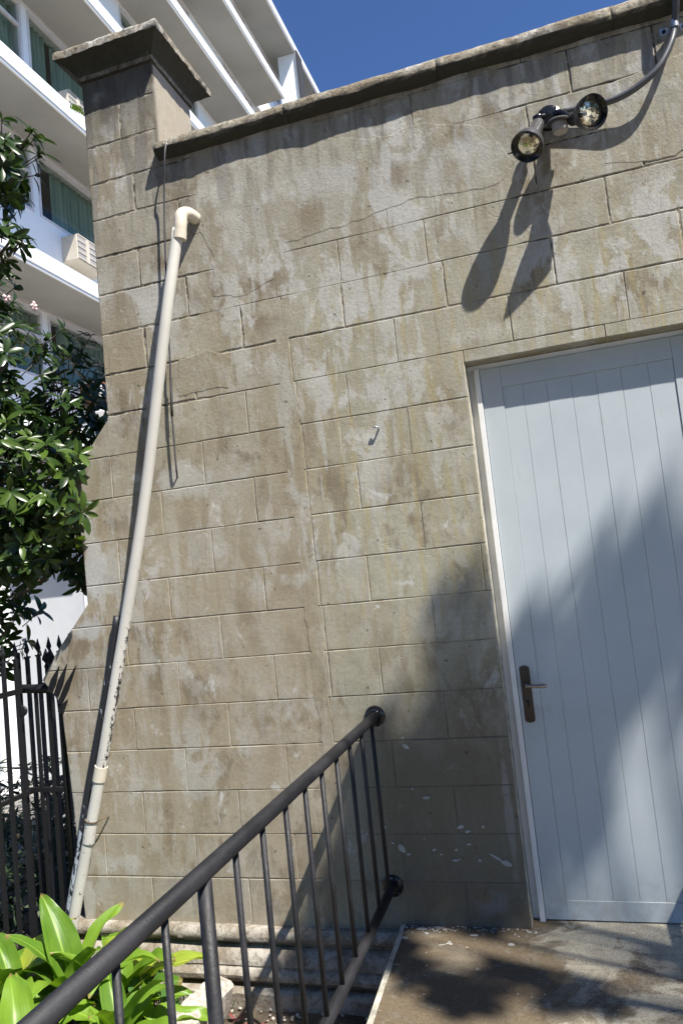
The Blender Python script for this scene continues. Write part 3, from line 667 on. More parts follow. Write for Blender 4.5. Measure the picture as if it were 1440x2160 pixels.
# ------------------------------------------------------------------ floodlight
fl = thing('twin_floodlight', 'black twin floodlight with motion sensor on the upper wall', 'floodlight')
bc = Vector((.190, 0, 3.560))
MB().lathe([(.058, 0), (.058, .012), (.054, .020), (.040, .026), (.034, .040), (.0, .044)], bc, (0, -1, 0), 32, capb=False).build('mounting_plate', M['blackgloss'], fl, auto=True)
for a in range(8):
    t = a * math.pi / 4; MB().lathe([(.007, 0), (.006, .008), (.002, .012)], bc + Vector((.043 * math.cos(t), -.020, .043 * math.sin(t))), (0, -1, 0), 8).build('bolt', M['blackgloss'], fl)
MB().tube(curve_pts([bc + Vector((-.02, -.03, 0)), bc + Vector((-.045, -.055, -.01)), bc + Vector((-.058, -.075, -.028))], 4), .012, 12).tube(curve_pts([bc + Vector((.02, -.03, -.0)), bc + Vector((.05, -.055, -.015)), bc + Vector((.090, -.090, -.080))], 4), .012, 12).build('swivel_arms', M['blackgloss'], fl, True)
for P0 in (bc + Vector((-.052, -.066, -.02)), bc + Vector((.078, -.082, -.062))):
    MB().lathe([(.004, -.022), (.015, -.018), (.018, 0), (.015, .018), (.004, .022)], P0, (1, 0, .2), 16).build('swivel_knuckle', M['blackgloss'], fl, True)
def lamp(p0, p1, mat):
    p0, p1 = Vector(p0), Vector(p1); ax = (p1 - p0).normalized(); L = (p1 - p0).length
    hd = MB().lathe([(.010, -.006), (.026, 0), (.0275, .01), (.0270, L - .105), (.036, L - .092), (.050, L - .070), (.061, L - .045), (.0675, L - .026), (.0685, L), (.0665, L + .001), (.0645, L - .003), (.062, L - .018), (.050, L - .020), (.04, L - .020)], p0, ax, 40, capb=False)
    h = hd.build('lamp_head', mat, fl, auto=True)
    MB().lathe([(.0685, L - .0045), (.0700, L - .003), (.0700, L + .003), (.0660, L + .004), (.0550, L - .012)], p0, ax, 40, False, False).build('rim', M['blackgloss'], h, auto=True)
    MB().lathe([(.0505, L - .017), (.040, L - .011), (.022, L - .0075), (.0, L - .006)], p0, ax, 15, False, False).build('lens', M['lens'], h)
    for k_ in range(10):
        d = ax.orthogonal().normalized(); d.rotate(Matrix.Rotation(k_ * math.pi / 5, 3, ax)); MB().tube([p0 + ax * .006 + d * .0268, p0 + ax * (L - .106) + d * .0272], .0018, 6).build('rib', mat, h)
lamp((.138, -.068, 3.512), (.074, -.172, 3.362), M['lampmetal'])
lamp((.277, -.098, 3.474), (.350, -.225, 3.410), M['lampholder'])
sn = MB().lathe([(.020, .020), (.044, .012), (.052, .004), (.051, -.001), (.046, -.003), (.012, -.004)], (.222, -.098, 3.475), (.05, -.15, 1), 32, True, False).build('sensor_hood', M['lampmetal'], fl, auto=True)
MB().lathe([(.034, 0), (.034, .034), (.028, .044), (.010, .048)], (.224, -.098, 3.474), (.0, .02, -1), 28).build('sensor_lens', M['acgrey'], sn, auto=True)
MB().tube([(.205, -.04, 3.530), (.215, -.075, 3.500), (.222, -.095, 3.480)], .013, 12).build('sensor_neck', M['blackgloss'], fl, True)

# ------------------------------------------------------------------ iron railings at the left
def spear(b, x, y, z, s=1.):
    b.lathe([(.010 * s, 0), (.013 * s, .006), (.008 * s, .016), (.006 * s, .026), (.020 * s, .045), (.019 * s, .055), (.010 * s, .080), (.0015, .105)], (x, y, z), (0, 0, 1), 8)
fa = thing('iron_fence', 'black iron railing with spear tips standing at the left end of the wall', 'fence')
ys = [-1.30 + .092 * i for i in range(27)]
for y in ys:
    b = MB().box((-2.909, y - .009, -.33), (-2.891, y + .009, 1.325)); b.build('picket', M['black'], fa)
    b = MB(); spear(b, -2.90, y, 1.318, .72); b.box((-2.906, y - .022, 1.322), (-2.894, y + .022, 1.332)); b.build('spear_tip', M['black'], fa, auto=True)
for z, r_ in ((.610, .012), (1.155, .014), (-.20, .012)): MB().box((-2.910, -1.35, z - r_), (-2.890, 1.12, z + r_)).build('rail', M['black'], fa)
ga = thing('iron_gate', 'short black iron gate end with rounded top rail against the wall edge', 'gate')
MB().tube([(-2.672, .045, -.33), (-2.672, .045, 1.02), (-2.676, .042, 1.10), (-2.70, .04, 1.150), (-2.75, .04, 1.162), (-2.93, .04, 1.160)], .0165, 14).build('gate_frame', M['black'], ga, True)
MB().tube([(-2.68, .04, 1.150), (-2.92, .04, 1.163)], .024, 12).build('top_bar', M['black'], ga, True)
for x in (-2.745, -2.825, -2.925):
    MB().box((x - .008, .032, -.30), (x + .008, .048, 1.36 if x < -2.9 else 1.155)).build('picket', M['black'], ga)
for x in (-2.735, -2.765):
    b = MB(); b.box((x - .007, .06, 1.15), (x + .007, .074, 1.27)); spear(b, x, .067, 1.265, 1.1); b.build('spear_tip', M['black'], ga, auto=True)
for z in (.62, .0): MB().box((-2.93, .033, z - .012), (-2.67, .047, z + .012)).build('rail', M['black'], ga)
MB().lathe([(.012, -.010), (.026, -.008), (.030, 0), (.026, .008), (.012, .010)], (-2.88, -.005, 1.05), (0, 1, 0), 16).build('latch_disc', M['black'], ga, auto=True)
MB().box((-2.94, .02, 1.145), (-2.76, .06, 1.178), .006).build('latch_bar', M['rail'], ga)
# cast spear shadows modelled as dark flat blades along the wall edge
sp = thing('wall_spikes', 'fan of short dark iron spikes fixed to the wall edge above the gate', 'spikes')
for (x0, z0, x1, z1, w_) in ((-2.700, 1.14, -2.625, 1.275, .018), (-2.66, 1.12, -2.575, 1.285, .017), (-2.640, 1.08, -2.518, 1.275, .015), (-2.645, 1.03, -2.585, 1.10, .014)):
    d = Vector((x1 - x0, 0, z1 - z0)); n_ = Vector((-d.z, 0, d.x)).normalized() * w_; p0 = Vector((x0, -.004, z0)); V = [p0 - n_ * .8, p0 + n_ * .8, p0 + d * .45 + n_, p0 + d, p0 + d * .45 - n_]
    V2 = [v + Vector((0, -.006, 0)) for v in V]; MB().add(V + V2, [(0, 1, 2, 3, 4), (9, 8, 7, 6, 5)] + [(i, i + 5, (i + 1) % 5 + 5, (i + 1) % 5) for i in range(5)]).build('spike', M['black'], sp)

# ------------------------------------------------------------------ annex wall behind the gate
an = thing('annex_wall', 'low white rendered outbuilding wall standing behind the iron railing', 'building')
MB().box((-9.5, 3.5, -.4), (-4.99, 3.9, 2.46)).build('wall', M['annex'], an)
MB().box((-4.985, 3.49, -.4), (-4.78, 3.9, 2.46)).build('corner_pilaster', M['facade'], an)
MB().box((-9.6, 3.22, 2.465), (-4.7, 4.3, 2.62)).build('roof_slab', M['facade'], an)
for i in range(4): MB().box((-9.5, 3.475, 2.02 + .11 * i), (-5.0, 3.499, 2.105 + .11 * i), .004).build('louvre', M['annex'], an)
MB().lathe([(.16, 0), (.16, .10), (.13, .13), (.145, .18), (.115, .22), (.105, .30), (.10, 2.5)], (-5.74, 3.1, -.36), (0, 0, 1), 28).build('column', M['facade'], an, auto=True)

# ------------------------------------------------------------------ hotel
ho = thing('hotel_building', 'tall white hotel block with deep floor slabs and curtained windows behind the pier', 'building')
SB = [1.05, 4.05, 6.951, 10.105, 12.99, 15.70, 18.46, 21.60]       # underside of each slab
Yend = [16, 16, 16, 16.6, 16.6, 20.5, 20.0, 26.5]
XF, XW = -7.30, -8.45
for z, ye in zip(SB, Yend):
    if z < 2: continue
    MB().box((XF - .02, 2.0, z), (XF, ye, z + .262), 0).box((XF - .06, 2.0, z - .045), (XF - .021, ye, z + .25)).build('fascia', M['facade'], ho)
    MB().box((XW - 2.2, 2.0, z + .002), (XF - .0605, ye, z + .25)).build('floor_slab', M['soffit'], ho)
    MB().box((XW + .002, 2.0, z - .05), (XW + .05, ye - .02, z + .0015)).build('head_trim', M['winframe'], ho)
wins = [(2.3, 4.2, 1), (5.72, 7.62, 1), (7.78, 9.95, 2), (11.2, 13.0, 1), (13.16, 15.15, 2), (17.35, 18.35, 3), (18.95, 19.75, 3), (21.2, 23.0, 3)]
def curtain_mesh(y0, y1, z0, z1, x):
    V = []; F = []; n = max(6, int((y1 - y0) / .022)); ph = U(0, 6)
    for i in range(n + 1):
        y = y0 + (y1 - y0) * i / n; q = math.sin((y - y0) * 46 + ph + 1.2 * math.sin(y * 7)) * .035
        for z in (z0, z1): V.append((x + q, y, z))
    for i in range(n): a = 2 * i; F.append((a, a + 2, a + 3, a + 1))
    return V, F
for li in range(len(SB) - 1):
    z0 = SB[li] + .25 if li else -.4; zt = SB[li + 1]; ye = [15.6, 15.9, 15.95, 16.3, 20.3, 19.95, 26.0][li]
    sill = zt - 1.32; head = zt - .075
    if li == 0: MB().box((XW - .3, 2.0, z0), (XW, ye, zt)).build('wall', M['facade'], ho); continue
    MB().box((XW - .25, 2.0, z0), (XW, ye, sill)).build('wall', M['facade'], ho)
    MB().box((XW - .25, 2.0, head), (XW, ye, zt)).build('wall', M['facade'], ho)
    MB().box((XW - 2.1, 2.0, z0), (XW - 2.0, ye, zt)).build('room_back', M['room'], ho)
    yc = 2.0; WW = [w_ for w_ in wins if w_[1] < ye]
    if li < 4: WW = [w_ for w_ in WW if w_[1] < 16]
    elif li == 4: WW = [w_ for w_ in WW if w_[1] < 20]
    for (a, b, kind) in WW:
        if a > yc: MB().box((XW - .25, yc, sill), (XW, a, head)).build('wall', M['facade'], ho)
        yc = b
        W_ = MB().box((XW - .09, a, sill), (XW + .012, a + .06, head)).box((XW - .09, b - .06, sill), (XW + .012, b, head)).box((XW - .09, a + .06, sill), (XW + .012, b - .06, sill + .05)).box((XW - .09, a + .06, head - .05), (XW + .012, b - .06, head))
        if kind == 1: W_.box((XW - .08, a + .06, head - .50), (XW + .0, b - .06, head - .44)); 
        if kind == 1: W_.box((XW - .08, a + .95, sill + .05), (XW - .005, a + 1.0, head - .50))
        if kind == 3: W_.box((XW - .08, (a + b) / 2 - .025, sill + .05), (XW, (a + b) / 2 + .025, head - .05))
        wo = W_.build('window', M['winframe'], ho)
        MB().box((XW - .05, a + .06, sill + .05), (XW - .044, b - .06, head - .05)).build('pane', M['glass'], wo)
        gaps = [(a + .05, b - .05)]
        if kind == 2:
            g0 = a + .18 + (.1 if li == 3 else 0) + (.45 if li == 3 else 0); gw = .42 if li == 2 else .16 if li == 3 else .3
            gaps = [(a + .05, g0), (g0 + gw, b - .05)]
        for (c0, c1) in gaps:
            V, F = curtain_mesh(c0, c1, sill + .02, head - .02, XW - .20); mesh_obj('curtain', V, F, M['curtain'], wo, True)
    if yc < ye: MB().box((XW - .25, yc, sill), (XW, ye, head)).build('wall', M['facade'], ho)
MB().box((-8.05, 22.0, 14.2), (-7.30, 22.3, 21.595)).build('wing_wall', M['facade'], ho)
MB().box((-7.29, 21.9, 14.2), (-7.24, 22.5, 21.595)).build('wing_glazing', M['room'], ho)

def ac(y, z, label, rusty=False, wd=.95, h=.50, dpt=.34):
    t = thing('window_air_conditioner', label, 'air conditioner', 'window air conditioners on the hotel')
    x0, x1 = XW + .002, XW + dpt
    MB().box((x0, y, z), (x1, y + wd, z + h), .012).build('casing', M['frame' if rusty else 'acbeige'], t)
    MB().box((x1 + .001, y + .03, z + .03), (x1 + .008, y + wd - .03, z + h - .03)).build('coil', M['rust'] if rusty else M['acgrey'], t)
    for k_ in range(5): MB().box((x1 + .009, y + .02, z + .03 + k_ * .115), (x1 + .02, y + wd - .02, z + .05 + k_ * .115)).build('grille_bar', M['frame' if rusty else 'acbeige'], t)
    MB().box((x1 + .009, y + .26, z + .02), (x1 + .024, y + .36, z + h - .02)).build('grille_post', M['frame' if rusty else 'acbeige'], t)
    if rusty:
        MB().box((x0 + .03, y - .006, z + .06), (x1 - .05, y - .001, z + h - .06)).build('side_vent', M['rust'], t)
        MB().box((x0, y - .04, z - .04), (x1 + .05, y + wd + .04, z - .002), .006).build('shelf', M['frame'], t)
ac(8.36, 8.13, 'cream window air conditioner just left of the pier, below the middle row of teal curtains')
ac(8.42, 11.12, 'cream window air conditioner below the top left curtained window, partly behind the pier')
ac(8.55, 5.18, 'white window air conditioner with rusty brown side vents, half hidden by the tree leaves', True, wd=.8, h=.62, dpt=.5)

# ------------------------------------------------------------------ foliage
def leaf_verts(L, W, fold=.25, curl=.2):
    """pointed oval leaf along +X, normal +Z"""
    P = [(0, 0), (.18, .30), (.42, .48), (.66, .50), (.86, .34), (1, 0)]
    V = []; F = []
    for t, h in P: V.append((t * L, 0, -curl * L * t * t))
    for s_ in (1, -1):
        base = len(V)
        for t, h in P[1:-1]: V.append((t * L, s_ * h * W, -curl * L * t * t + fold * h * W))
        m_ = len(P) - 2
        F.append((0, base, 1) if s_ < 0 else (0, 1, base))
        for i in range(m_ - 1):
            q = (i + 1, base + i, base + i + 1, i + 2); F.append(q if s_ < 0 else tuple(reversed(q)))
        q = (m_, base + m_ - 1, m_ + 1); F.append(q if s_ < 0 else tuple(reversed(q)))
    return V, F
def frame(d, n_hint):
    d = d.normalized(); s_ = n_hint.cross(d)
    if s_.length < 1e-4: s_ = Vector((0, 1, 0)).cross(d)
    s_.normalize(); n_ = d.cross(s_); return Matrix((d, s_, n_)).transposed()
def rosettes(centres, L=.085, nl=(7, 11), tilt=(.1, .75)):
    """list of leaf placements (pos, rotation, length)"""
    out = []; tw = []
    for c, axis in centres:
        n = random.randint(*nl); ph = U(0, 6.28); ax = axis.normalized(); u = ax.orthogonal().normalized(); v = ax.cross(u)
        tw.append((c - ax * L * U(1.0, 1.8), c))
        for i in range(n):
            a = ph + i * 2.4; t = U(*tilt); a += U(-.5, .5); d = (u * math.cos(a) + v * math.sin(a)) * math.cos(t) + ax * math.sin(t) + Vector((0, 0, -.15))
            p = c - ax * L * U(0, .45); q = frame(d, ax + Vector((U(-.3, .3), U(-.3, .3), U(-.3, .3)))); out.append((p, q, L * U(.5, 1.2), U(.28, .38), U(.05, .35)))
    return out, tw
def crown(ells, dens):
    C = []
    for (cx, cy, cz, rx, ry, rz) in ells:
        n = int(dens * (rx * ry * rz) ** (2 / 3.))
        for i in range(n):
            while True:
                d = Vector((U(-1, 1), U(-1, 1), U(-1, 1)))
                if .05 < d.length < 1: break
            d = d.normalized() * (d.length ** .45); p = Vector((cx + d.x * rx, cy + d.y * ry, cz + d.z * rz))
            C.append((p, Vector((d.x, d.y, d.z)) + Vector((0, 0, .55)) + Vector((.25, -.2, 0))))
    return C
def plant_leaves(parent, leaves, mat, first=300, name='leaf', target=(0, -3.36, 1.6)):
    tg = Vector(target)
    # the leaves nearest the viewer side are separate parts, the rest one mass
    leaves = sorted(leaves, key=lambda l: (l[0] - tg).length); protos = []
    for k_ in range(6):
        V, F = leaf_verts(1, [.30, .36, .33, .38, .28, .34][k_], U(.2, .5), [.05, .18, .3, .12, .25, .4][k_]); me = bpy.data.meshes.new(name); me.from_pydata(V, [], F); me.materials.append(mat); me.shade_smooth(); protos.append(me)
    vis = [l for l in leaves if l[0].x > -3.15 + .0 * l[0].z][:first]; ids = set(map(id, vis))
    for (p, q, L, W, c) in vis:
        o = bpy.data.objects.new(name, random.choice(protos)); COL.objects.link(o); o.parent = parent
        o.matrix_local = Matrix.Translation(p - parent.location) @ q.to_4x4() @ Matrix.Scale(L, 4)
    b = MB()
    for l in leaves:
        if id(l) in ids: continue
        p, q, L, W, c = l; V, F = leaf_verts(L, W * L, .3, c); b.add([q @ Vector(v) + p - parent.location for v in V], F)
    if b.V: stuff(b.build('foliage', mat, parent, True))

tr = thing('evergreen_tree', 'glossy leaved evergreen tree with small pink flowers along the left edge of the view', 'tree', loc=(-3.75, .15, -.33))
O = tr.location.copy()
E1 = [(-2.66, -.14, 4.10, .22, .22, .26), (-2.74, -.1, 3.62, .17, .2, .14), (-2.90, -.12, 4.00, .28, .26, .26), (-2.95, -.1, 3.40, .22, .28, .16), (-2.98, -.05, 2.95, .46, .40, .36), (-2.72, .38, 2.85, .26, .26, .40), (-2.92, -.05, 2.35, .52, .42, .42), (-2.60, -.02, 2.18, .26, .22, .24), (-2.88, -.02, 2.0, .44, .34, .24), (-3.08, .05, 1.50, .24, .28, .28), (-2.66, .25, 2.62, .26, .3, .30), (-3.02, -.1, 3.72, .16, .2, .20), (-2.62, .25, 1.92, .22, .24, .24), (-3.6, .2, 3.0, .6, .6, 1.3), (-3.35, .5, 2.3, .5, .4, .7)]
C1 = crown(E1, 470)
# little side sprigs that reach over the wall
for p, a_ in (((-2.25, -.22, 2.05), (1, -.4, .0)), ((-2.30, -.20, 2.12), (.8, -.3, .5)), ((-2.34, -.2, 2.03), (.7, -.3, -.2)), ((-2.40, -.2, 2.10), (.6, -.3, .3)), ((-2.30, -.15, 2.36), (.8, -.3, .5)), ((-2.36, -.16, 2.28), (.9, -.3, .1)), ((-2.42, -.15, 2.42), (.6, -.3, .7)), ((-2.48, -.15, 2.30), (.6, -.3, .4)), ((-2.46, .45, 3.05), (.8, .2, .5)), ((-2.50, .40, 2.85), (.9, .1, .3)), ((-2.52, .35, 2.62), (.8, .0, .2)), ((-2.55, .4, 3.2), (.5, .2, .8)), ((-2.50, -.15, 2.45), (.6, -.4, .8)), ((-2.52, .1, 3.15), (.8, .2, .6)), ((-2.66, -.2, 4.20), (.6, -.2, .8)), ((-2.72, -.2, 4.28), (.4, -.2, .9)), ((-2.62, -.15, 4.08), (.8, -.2, .3)), ((-2.50, -.1, 2.0), (.5, -.3, -.6)), ((-2.46, -.02, 1.92), (.2, -.3, -.8))):
    C1.append((Vector(p), Vector(a_)))
lv_, tw_ = rosettes(C1, .100)
plant_leaves(tr, lv_, M['leaf'])
b = MB()
for p, q in tw_: b.tube([p - O, q - O], .003, 5, False)
stuff(b.build('twigs', M['twig'], tr))
tk = MB().tube(curve_pts([(0, 0, 0), (.05, -.03, .8), (-.02, .02, 1.6), (.10, 0, 2.6), (.15, -.05, 3.6), (.25, -.1, 4.3)], 6), [.07 - .0017 * i for i in range(31)], 12).build('trunk', M['bark'], tr, True)
for (cx, cy, cz, rx, ry, rz) in E1:
    e = Vector((cx, cy, cz)) - O; s_ = Vector((.06, 0, max(.6, e.z - .75))); MB().tube(curve_pts([s_, s_ * .5 + e * .5 + Vector((0, 0, .06)), e + Vector((rx * .4, 0, 0))], 5), [.022 - .0015 * i for i in range(11)], 8).build('limb', M['bark'], tr, True)
for p in ((-2.45, -.22, 3.16), (-2.62, -.22, 3.22), (-2.72, -.25, 2.92), (-2.98, -.3, 2.0)):
    for k_ in range(5):
        q = Vector(p) + Vector((U(-.02, .02), U(-.02, .02), U(-.02, .02))) - O
        MB().lathe([(.002, -.008), (.012, -.002), (.013, .003), (.003, .008)], q, (U(-1, 1), -1, U(-.5, 1)), 7).build('petal', M['flower'], tr, True)

# dark feathery shrub behind the railing
sh = thing('dark_shrub', 'dark shrub in deep shade behind the iron railing at the foot of the wall', 'shrub', loc=(-3.6, .9, -.33))
Cs = crown([(-3.35, .9, .0, .45, .5, .42), (-4.1, 1.6, -.05, .9, .7, .45), (-3.3, .35, -.2, .45, .3, .30), (-3.7, .9, -.05, .7, .6, .48), (-3.15, .6, -.12, .36, .40, .42), (-4.9, 2.1, -.1, .9, .7, .42), (-3.1, .55, .22, .18, .2, .26)], 300); ls, tws = rosettes(Cs, .10, (6, 9)); b = MB()
for (p, q, L, W, c) in ls: V, F = leaf_verts(L, .22 * L, .3, c); b.add([q @ Vector(v) + p - sh.location for v in V], F)
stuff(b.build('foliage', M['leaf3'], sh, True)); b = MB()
for i in range(260):
    p = Vector((U(-4.2, -3.2), U(.2, 1.0), U(.0, .38))) - sh.location; d = Vector((U(-1, 1), U(-1, 1), U(.2, 1.4))).normalized(); b.tube([p, p + d * .06, p + d * .11 + Vector((0, 0, -.01))], .0014, 4, False)
stuff(b.build('fine_twigs', M['leaf3'], sh))
for k_ in range(3): MB().tube([(U(-.2, .2), U(-.1, .1), 0), (U(-.2, .3), 0, .45)], .015, 8).build('stem', M['bark'], sh, True)

# strap-leaved plants
def strap_leaf(base, az, el, L, W, droop, twist, mat, parent):
    n = 16; V = []; F = []; uv = []; p = Vector(base); a = el; pts = []
    wob = U(0, 9)
    for i in range(n + 1):
        t = i / n; d = Vector((math.cos(az) * math.cos(a), math.sin(az) * math.cos(a), math.sin(a)))
        wd = W * (math.sin(math.pi * min(1, (t * .93 + .07)) ** .80) ** .75) * (1 if t < .985 else .2) * .5 + .004 * (1 - t); 
        s_ = Vector((-math.sin(az), math.cos(az), 0)); nrm = d.cross(s_) * -1; tw = twist * t; s2 = s_ * math.cos(tw) + nrm * math.sin(tw); n2 = s2.cross(d) * -1
        for j in range(7):
            u = (j - 3) / 3; h = abs(u) ** 1.3 * wd * .42 + .030 * noise.noise(Vector((t * 5 + wob, u * 1.2, wob))) * abs(u)
            V.append(p + s2 * (u * wd) + n2 * -h * -1); uv.append((.5 + u * .5, t))
        p = p + d * (L / n); a -= droop / n * (0.4 + 1.4 * t); az += .010 * math.sin(wob)
    for i in range(n):
        for j in range(6): q = i * 7 + j; F.append((q, q + 1, q + 8, q + 7))
    return mesh_obj('leaf', V, F, mat, parent, True, uv)
def strap_plant(label, loc, n, L, hero=()):
    t = thing('strap_leaf_plant', label, 'plant', 'lime green broad leaved plants in the bed', loc=loc)
    MB().tube([(0, 0, 0), (.005, 0, .10), (0, .005, .16)], .012, 8).build('stem', M['bark'], t, True)
    for (az, el, l_, w_, dr, tw, my) in hero: strap_leaf((0, 0, .12), az, el, l_, w_, dr, tw, M['strapy'] if my else M['strap'], t)
    for i in range(n):
        f = i / n; az = i * 2.4 + U(-.2, .2); el = U(1.05, 1.4) - f * 1.0; strap_leaf((U(-.01, .01), U(-.01, .01), .14 - .08 * f), az, el, L * U(.8, 1.1), U(.09, .125), U(.9, 2.1), U(-.5, .5), M['strapy'] if R() < .10 else M['strap'], t)
    return t
strap_plant('largest lime green broad leaved plant in front of the pipe foot', (-2.36, -.40, -.33), 17, .42, ((2.75, 1.30, .52, .155, .75, .3, 0), (3.5, 1.2, .46, .12, .9, 0, 0), (.35, 1.0, .52, .11, .8, .3, 1), (-.1, .85, .55, .125, 1.1, 0, 0), (1.2, 1.2, .45, .12, .8, 0, 0)))
strap_plant('lime green broad leaved plant at the bottom left corner behind the handrail', (-2.24, -.90, -.33), 17, .40, ((2.2, 1.0, .44, .13, .9, 0, 0), (.2, .8, .46, .12, 1.1, 0, 0)))
strap_plant('lime green broad leaved plant at the left edge beside the iron railing', (-2.68, -.42, -.33), 17, .42)
strap_plant('low lime green broad leaved plant spreading below the handrail', (-1.98, -.62, -.35), 12, .40, ((-.3, .6, .5, .12, 1.4, 0, 0),))
strap_plant('lime green broad leaved plant hugging the base moulding', (-2.14, -.36, -.35), 11, .40, ((.1, .8, .50, .12, 1.1, 0, 1),))

# heart-leaved vine and weeds
vn = thing('heart_leaf_vine', 'small heart leaved green vine growing at the base moulding behind the handrail', 'vine', loc=(-1.95, -.30, -.33))
for (x, z, s_) in ((-.10, .22, .055), (-.04, .24, .05), (.06, .20, .06), (.09, .14, .05), (-.13, .13, .06), (-.06, .15, .045), (.02, .08, .055), (-.10, .05, .05), (.03, .26, .04), (-.17, .19, .05), (.07, .04, .05), (-.02, .02, .05)):
    V = []; n = 14
    for i in range(n):
        a = 2 * math.pi * i / n; r_ = s_ * .5 * (1 + .25 * math.cos(a) - .25 * abs(math.sin(a * .5)) * 0) * (1 if abs(math.cos(a / 2)) > .12 else .7); V.append((x + r_ * math.sin(a), U(-.012, .012) - .02, z - r_ * math.cos(a) * 1.15))
    V = [Vector(v) + Vector((0, -.06 + (v[2] - z) * .5, 0)) for v in V]; V.append(Vector((x, -.07, z))); mesh_obj('leaf', V, [(i, (i + 1) % n, n) for i in range(n)], M['vine'], vn, True)
for k_ in range(4): MB().tube([(U(-.02, .02), 0, 0), (U(-.08, .04), -.03, .12), (U(-.14, .08), -.05, .22)], .0025, 6).build('stem', M['vine'], vn, True)
def grass():
    b = MB()
    for i in range(420):
        x, y = U(-2.10, -1.70), U(-.42, -.14); h = U(.02, .09); a = U(0, 6.28); l_ = U(.01, .05)
        p = Vector((x, y, -.34)); q = p + Vector((math.cos(a) * l_, math.sin(a) * l_, h)); s_ = Vector((-math.sin(a), math.cos(a), 0)) * .002
        m_ = (p + q) / 2 + Vector((0, 0, h * .18)); b.add([p - s_, p + s_, m_ + s_ * .8, q, m_ - s_ * .8], [(0, 1, 2, 3, 4)])
    stuff(tag(b.build('grass_tuft', M['grass']), 'thin grass tuft growing in the soil at the foot of the base moulding', 'grass'))
grass()
# gravel and litter on the bed
def litter():
    b = MB()
    for i in range(900):
        x, y = U(-3.0, -.92), U(-1.4, -.12); s_ = U(.003, .011); c = Vector((x, y, -.325)); b.lathe([(s_ * .4, -s_ * .5), (s_, -s_ * .1), (s_ * .8, s_ * .35), (s_ * .2, s_ * .5)], c, (U(-.4, .4), U(-.4, .4), 1), 5)
    stuff(tag(b.build('gravel', M['kerb']), 'small pale stones and grit scattered over the planting bed', 'gravel'))
litter()
kb = MB(); kb.sweep_x([(-.055, -.16), (-.062, -.03), (-.045, -.004), (.0, .004), (.040, -.002), (.060, -.035), (.06, -.16)], -.40, .34, .02, .022, 7)
ko = tag(kb.build('kerb_stone', M['kerb'], auto=True), 'rough pale stone block lying behind the thick handrail post', 'stone'); ko.location = (-1.745, -.52, -.150); ko.rotation_euler = (.12, .05, 1.50)
for i, (x, y) in enumerate(((-1.62, -.26), (-1.60, -.31), (-1.56, -.30), (-1.53, -.34), (-1.66, -.24), (-1.50, -.28), (-1.58, -.38), (-1.22, -.30), (-1.47, -.40), (-1.64, -.35))):
    n = 8; V = [(math.cos(2 * math.pi * k_ / n) * .024 * (1 + .3 * math.cos(4 * math.pi * k_ / n + i)), math.sin(2 * math.pi * k_ / n) * .013, U(-.004, .006)) for k_ in range(n)] + [(0, 0, .007)]
    o = mesh_obj('fallen_leaf', V, [(k_, (k_ + 1) % n, n) for k_ in range(n)], M['redleaf']); o.location = (x, y, -.315 + U(0, .012)); o.rotation_euler = (U(-.5, .5), U(-.5, .5), U(0, 6)); tag(o, 'small dry reddish leaf fallen on the soil behind the handrail', 'leaf', 'fallen red leaves on the soil')

# crumbs of paint and grit swept against the wall on the landing
def crumbs():
    b = MB()
    for i in range(170):
        near = R() < .6; x = U(-.87, -.30) if near else U(-.85, .9); y = -abs(random.gauss(0, .035)) - .004 if near else U(-1.0, -.02); s_ = U(.0015, .0055) * (1.3 if near else .8)
        b.lathe([(s_ * .5, 0), (s_, s_ * .2), (s_ * .6, s_ * .5)], (x, y, .0005), (U(-.3, .3), U(-.3, .3), 1), 6)
    stuff(tag(b.build('paint_crumbs', M['kerb']), 'pale crumbs of paint and grit scattered on the landing along the wall', 'grit'))
    for (x, y, a, c_) in ((-.80, -.035, .024, .014), (-.72, -.02, .020, .010), (-.77, -.075, .010, .008), (-.86, -.12, .016, .009), (-.56, -.075, .020, .008), (-.40, -.14, .015, .010), (-.66, -.14, .007, .005), (-.33, -.03, .011, .006)):
        n = 12; V = [(math.cos(6.283 * k_ / n) * a * U(.7, 1.2), math.sin(6.283 * k_ / n) * c_ * U(.7, 1.2), .0) for k_ in range(n)]; V += [(v[0] * .9, v[1] * .9, .0022) for v in V]
        o = mesh_obj('paint_flake', V, [(i, (i + 1) % n, (i + 1) % n + n, i + n) for i in range(n)] + [tuple(range(n, 2 * n))], M['splash']); o.location = (x, y, .0005); tag(o, 'flat white paint flake stuck on the landing close to the wall', 'paint flake', 'white paint flakes on the landing')
crumbs()

# small fern rooted in the pier
fn = thing('small_fern', 'tiny bright green fern rooted at the left edge of the pier under its cap', 'fern', loc=(-2.215, -.004, 4.27))
for k_ in range(5):
    d = Vector((-.7 + .35 * k_ * .6, -.5, .75 - .16 * k_)).normalized(); V = []; F = []
    for i in range(9):
        t = i / 8; c = d * (.10 * t) + Vector((0, 0, -.03 * t * t)); w_ = .017 * math.sin(math.pi * min(1, t * .9 + .1)); s_ = d.cross(Vector((0, -1, .3))).normalized()
        for sg in (1, -1):
            q = len(V); V += [c, c + s_ * w_ * sg + d * .005, c + d * .010]; F.append((q, q + 1, q + 2))
    mesh_obj('frond', V, F, M['strap'], fn)

# ------------------------------------------------------------------ shade tree beyond the right of the picture
SV = Vector((1.57, -1.0, 2.8))
st_ = thing('shade_tree', 'tall broad leaved tree standing on the forecourt beyond the right edge of the picture', 'tree', loc=(8.2, -4.4, -.2))
SO = st_.location.copy(); b = MB(); T0 = 3.5
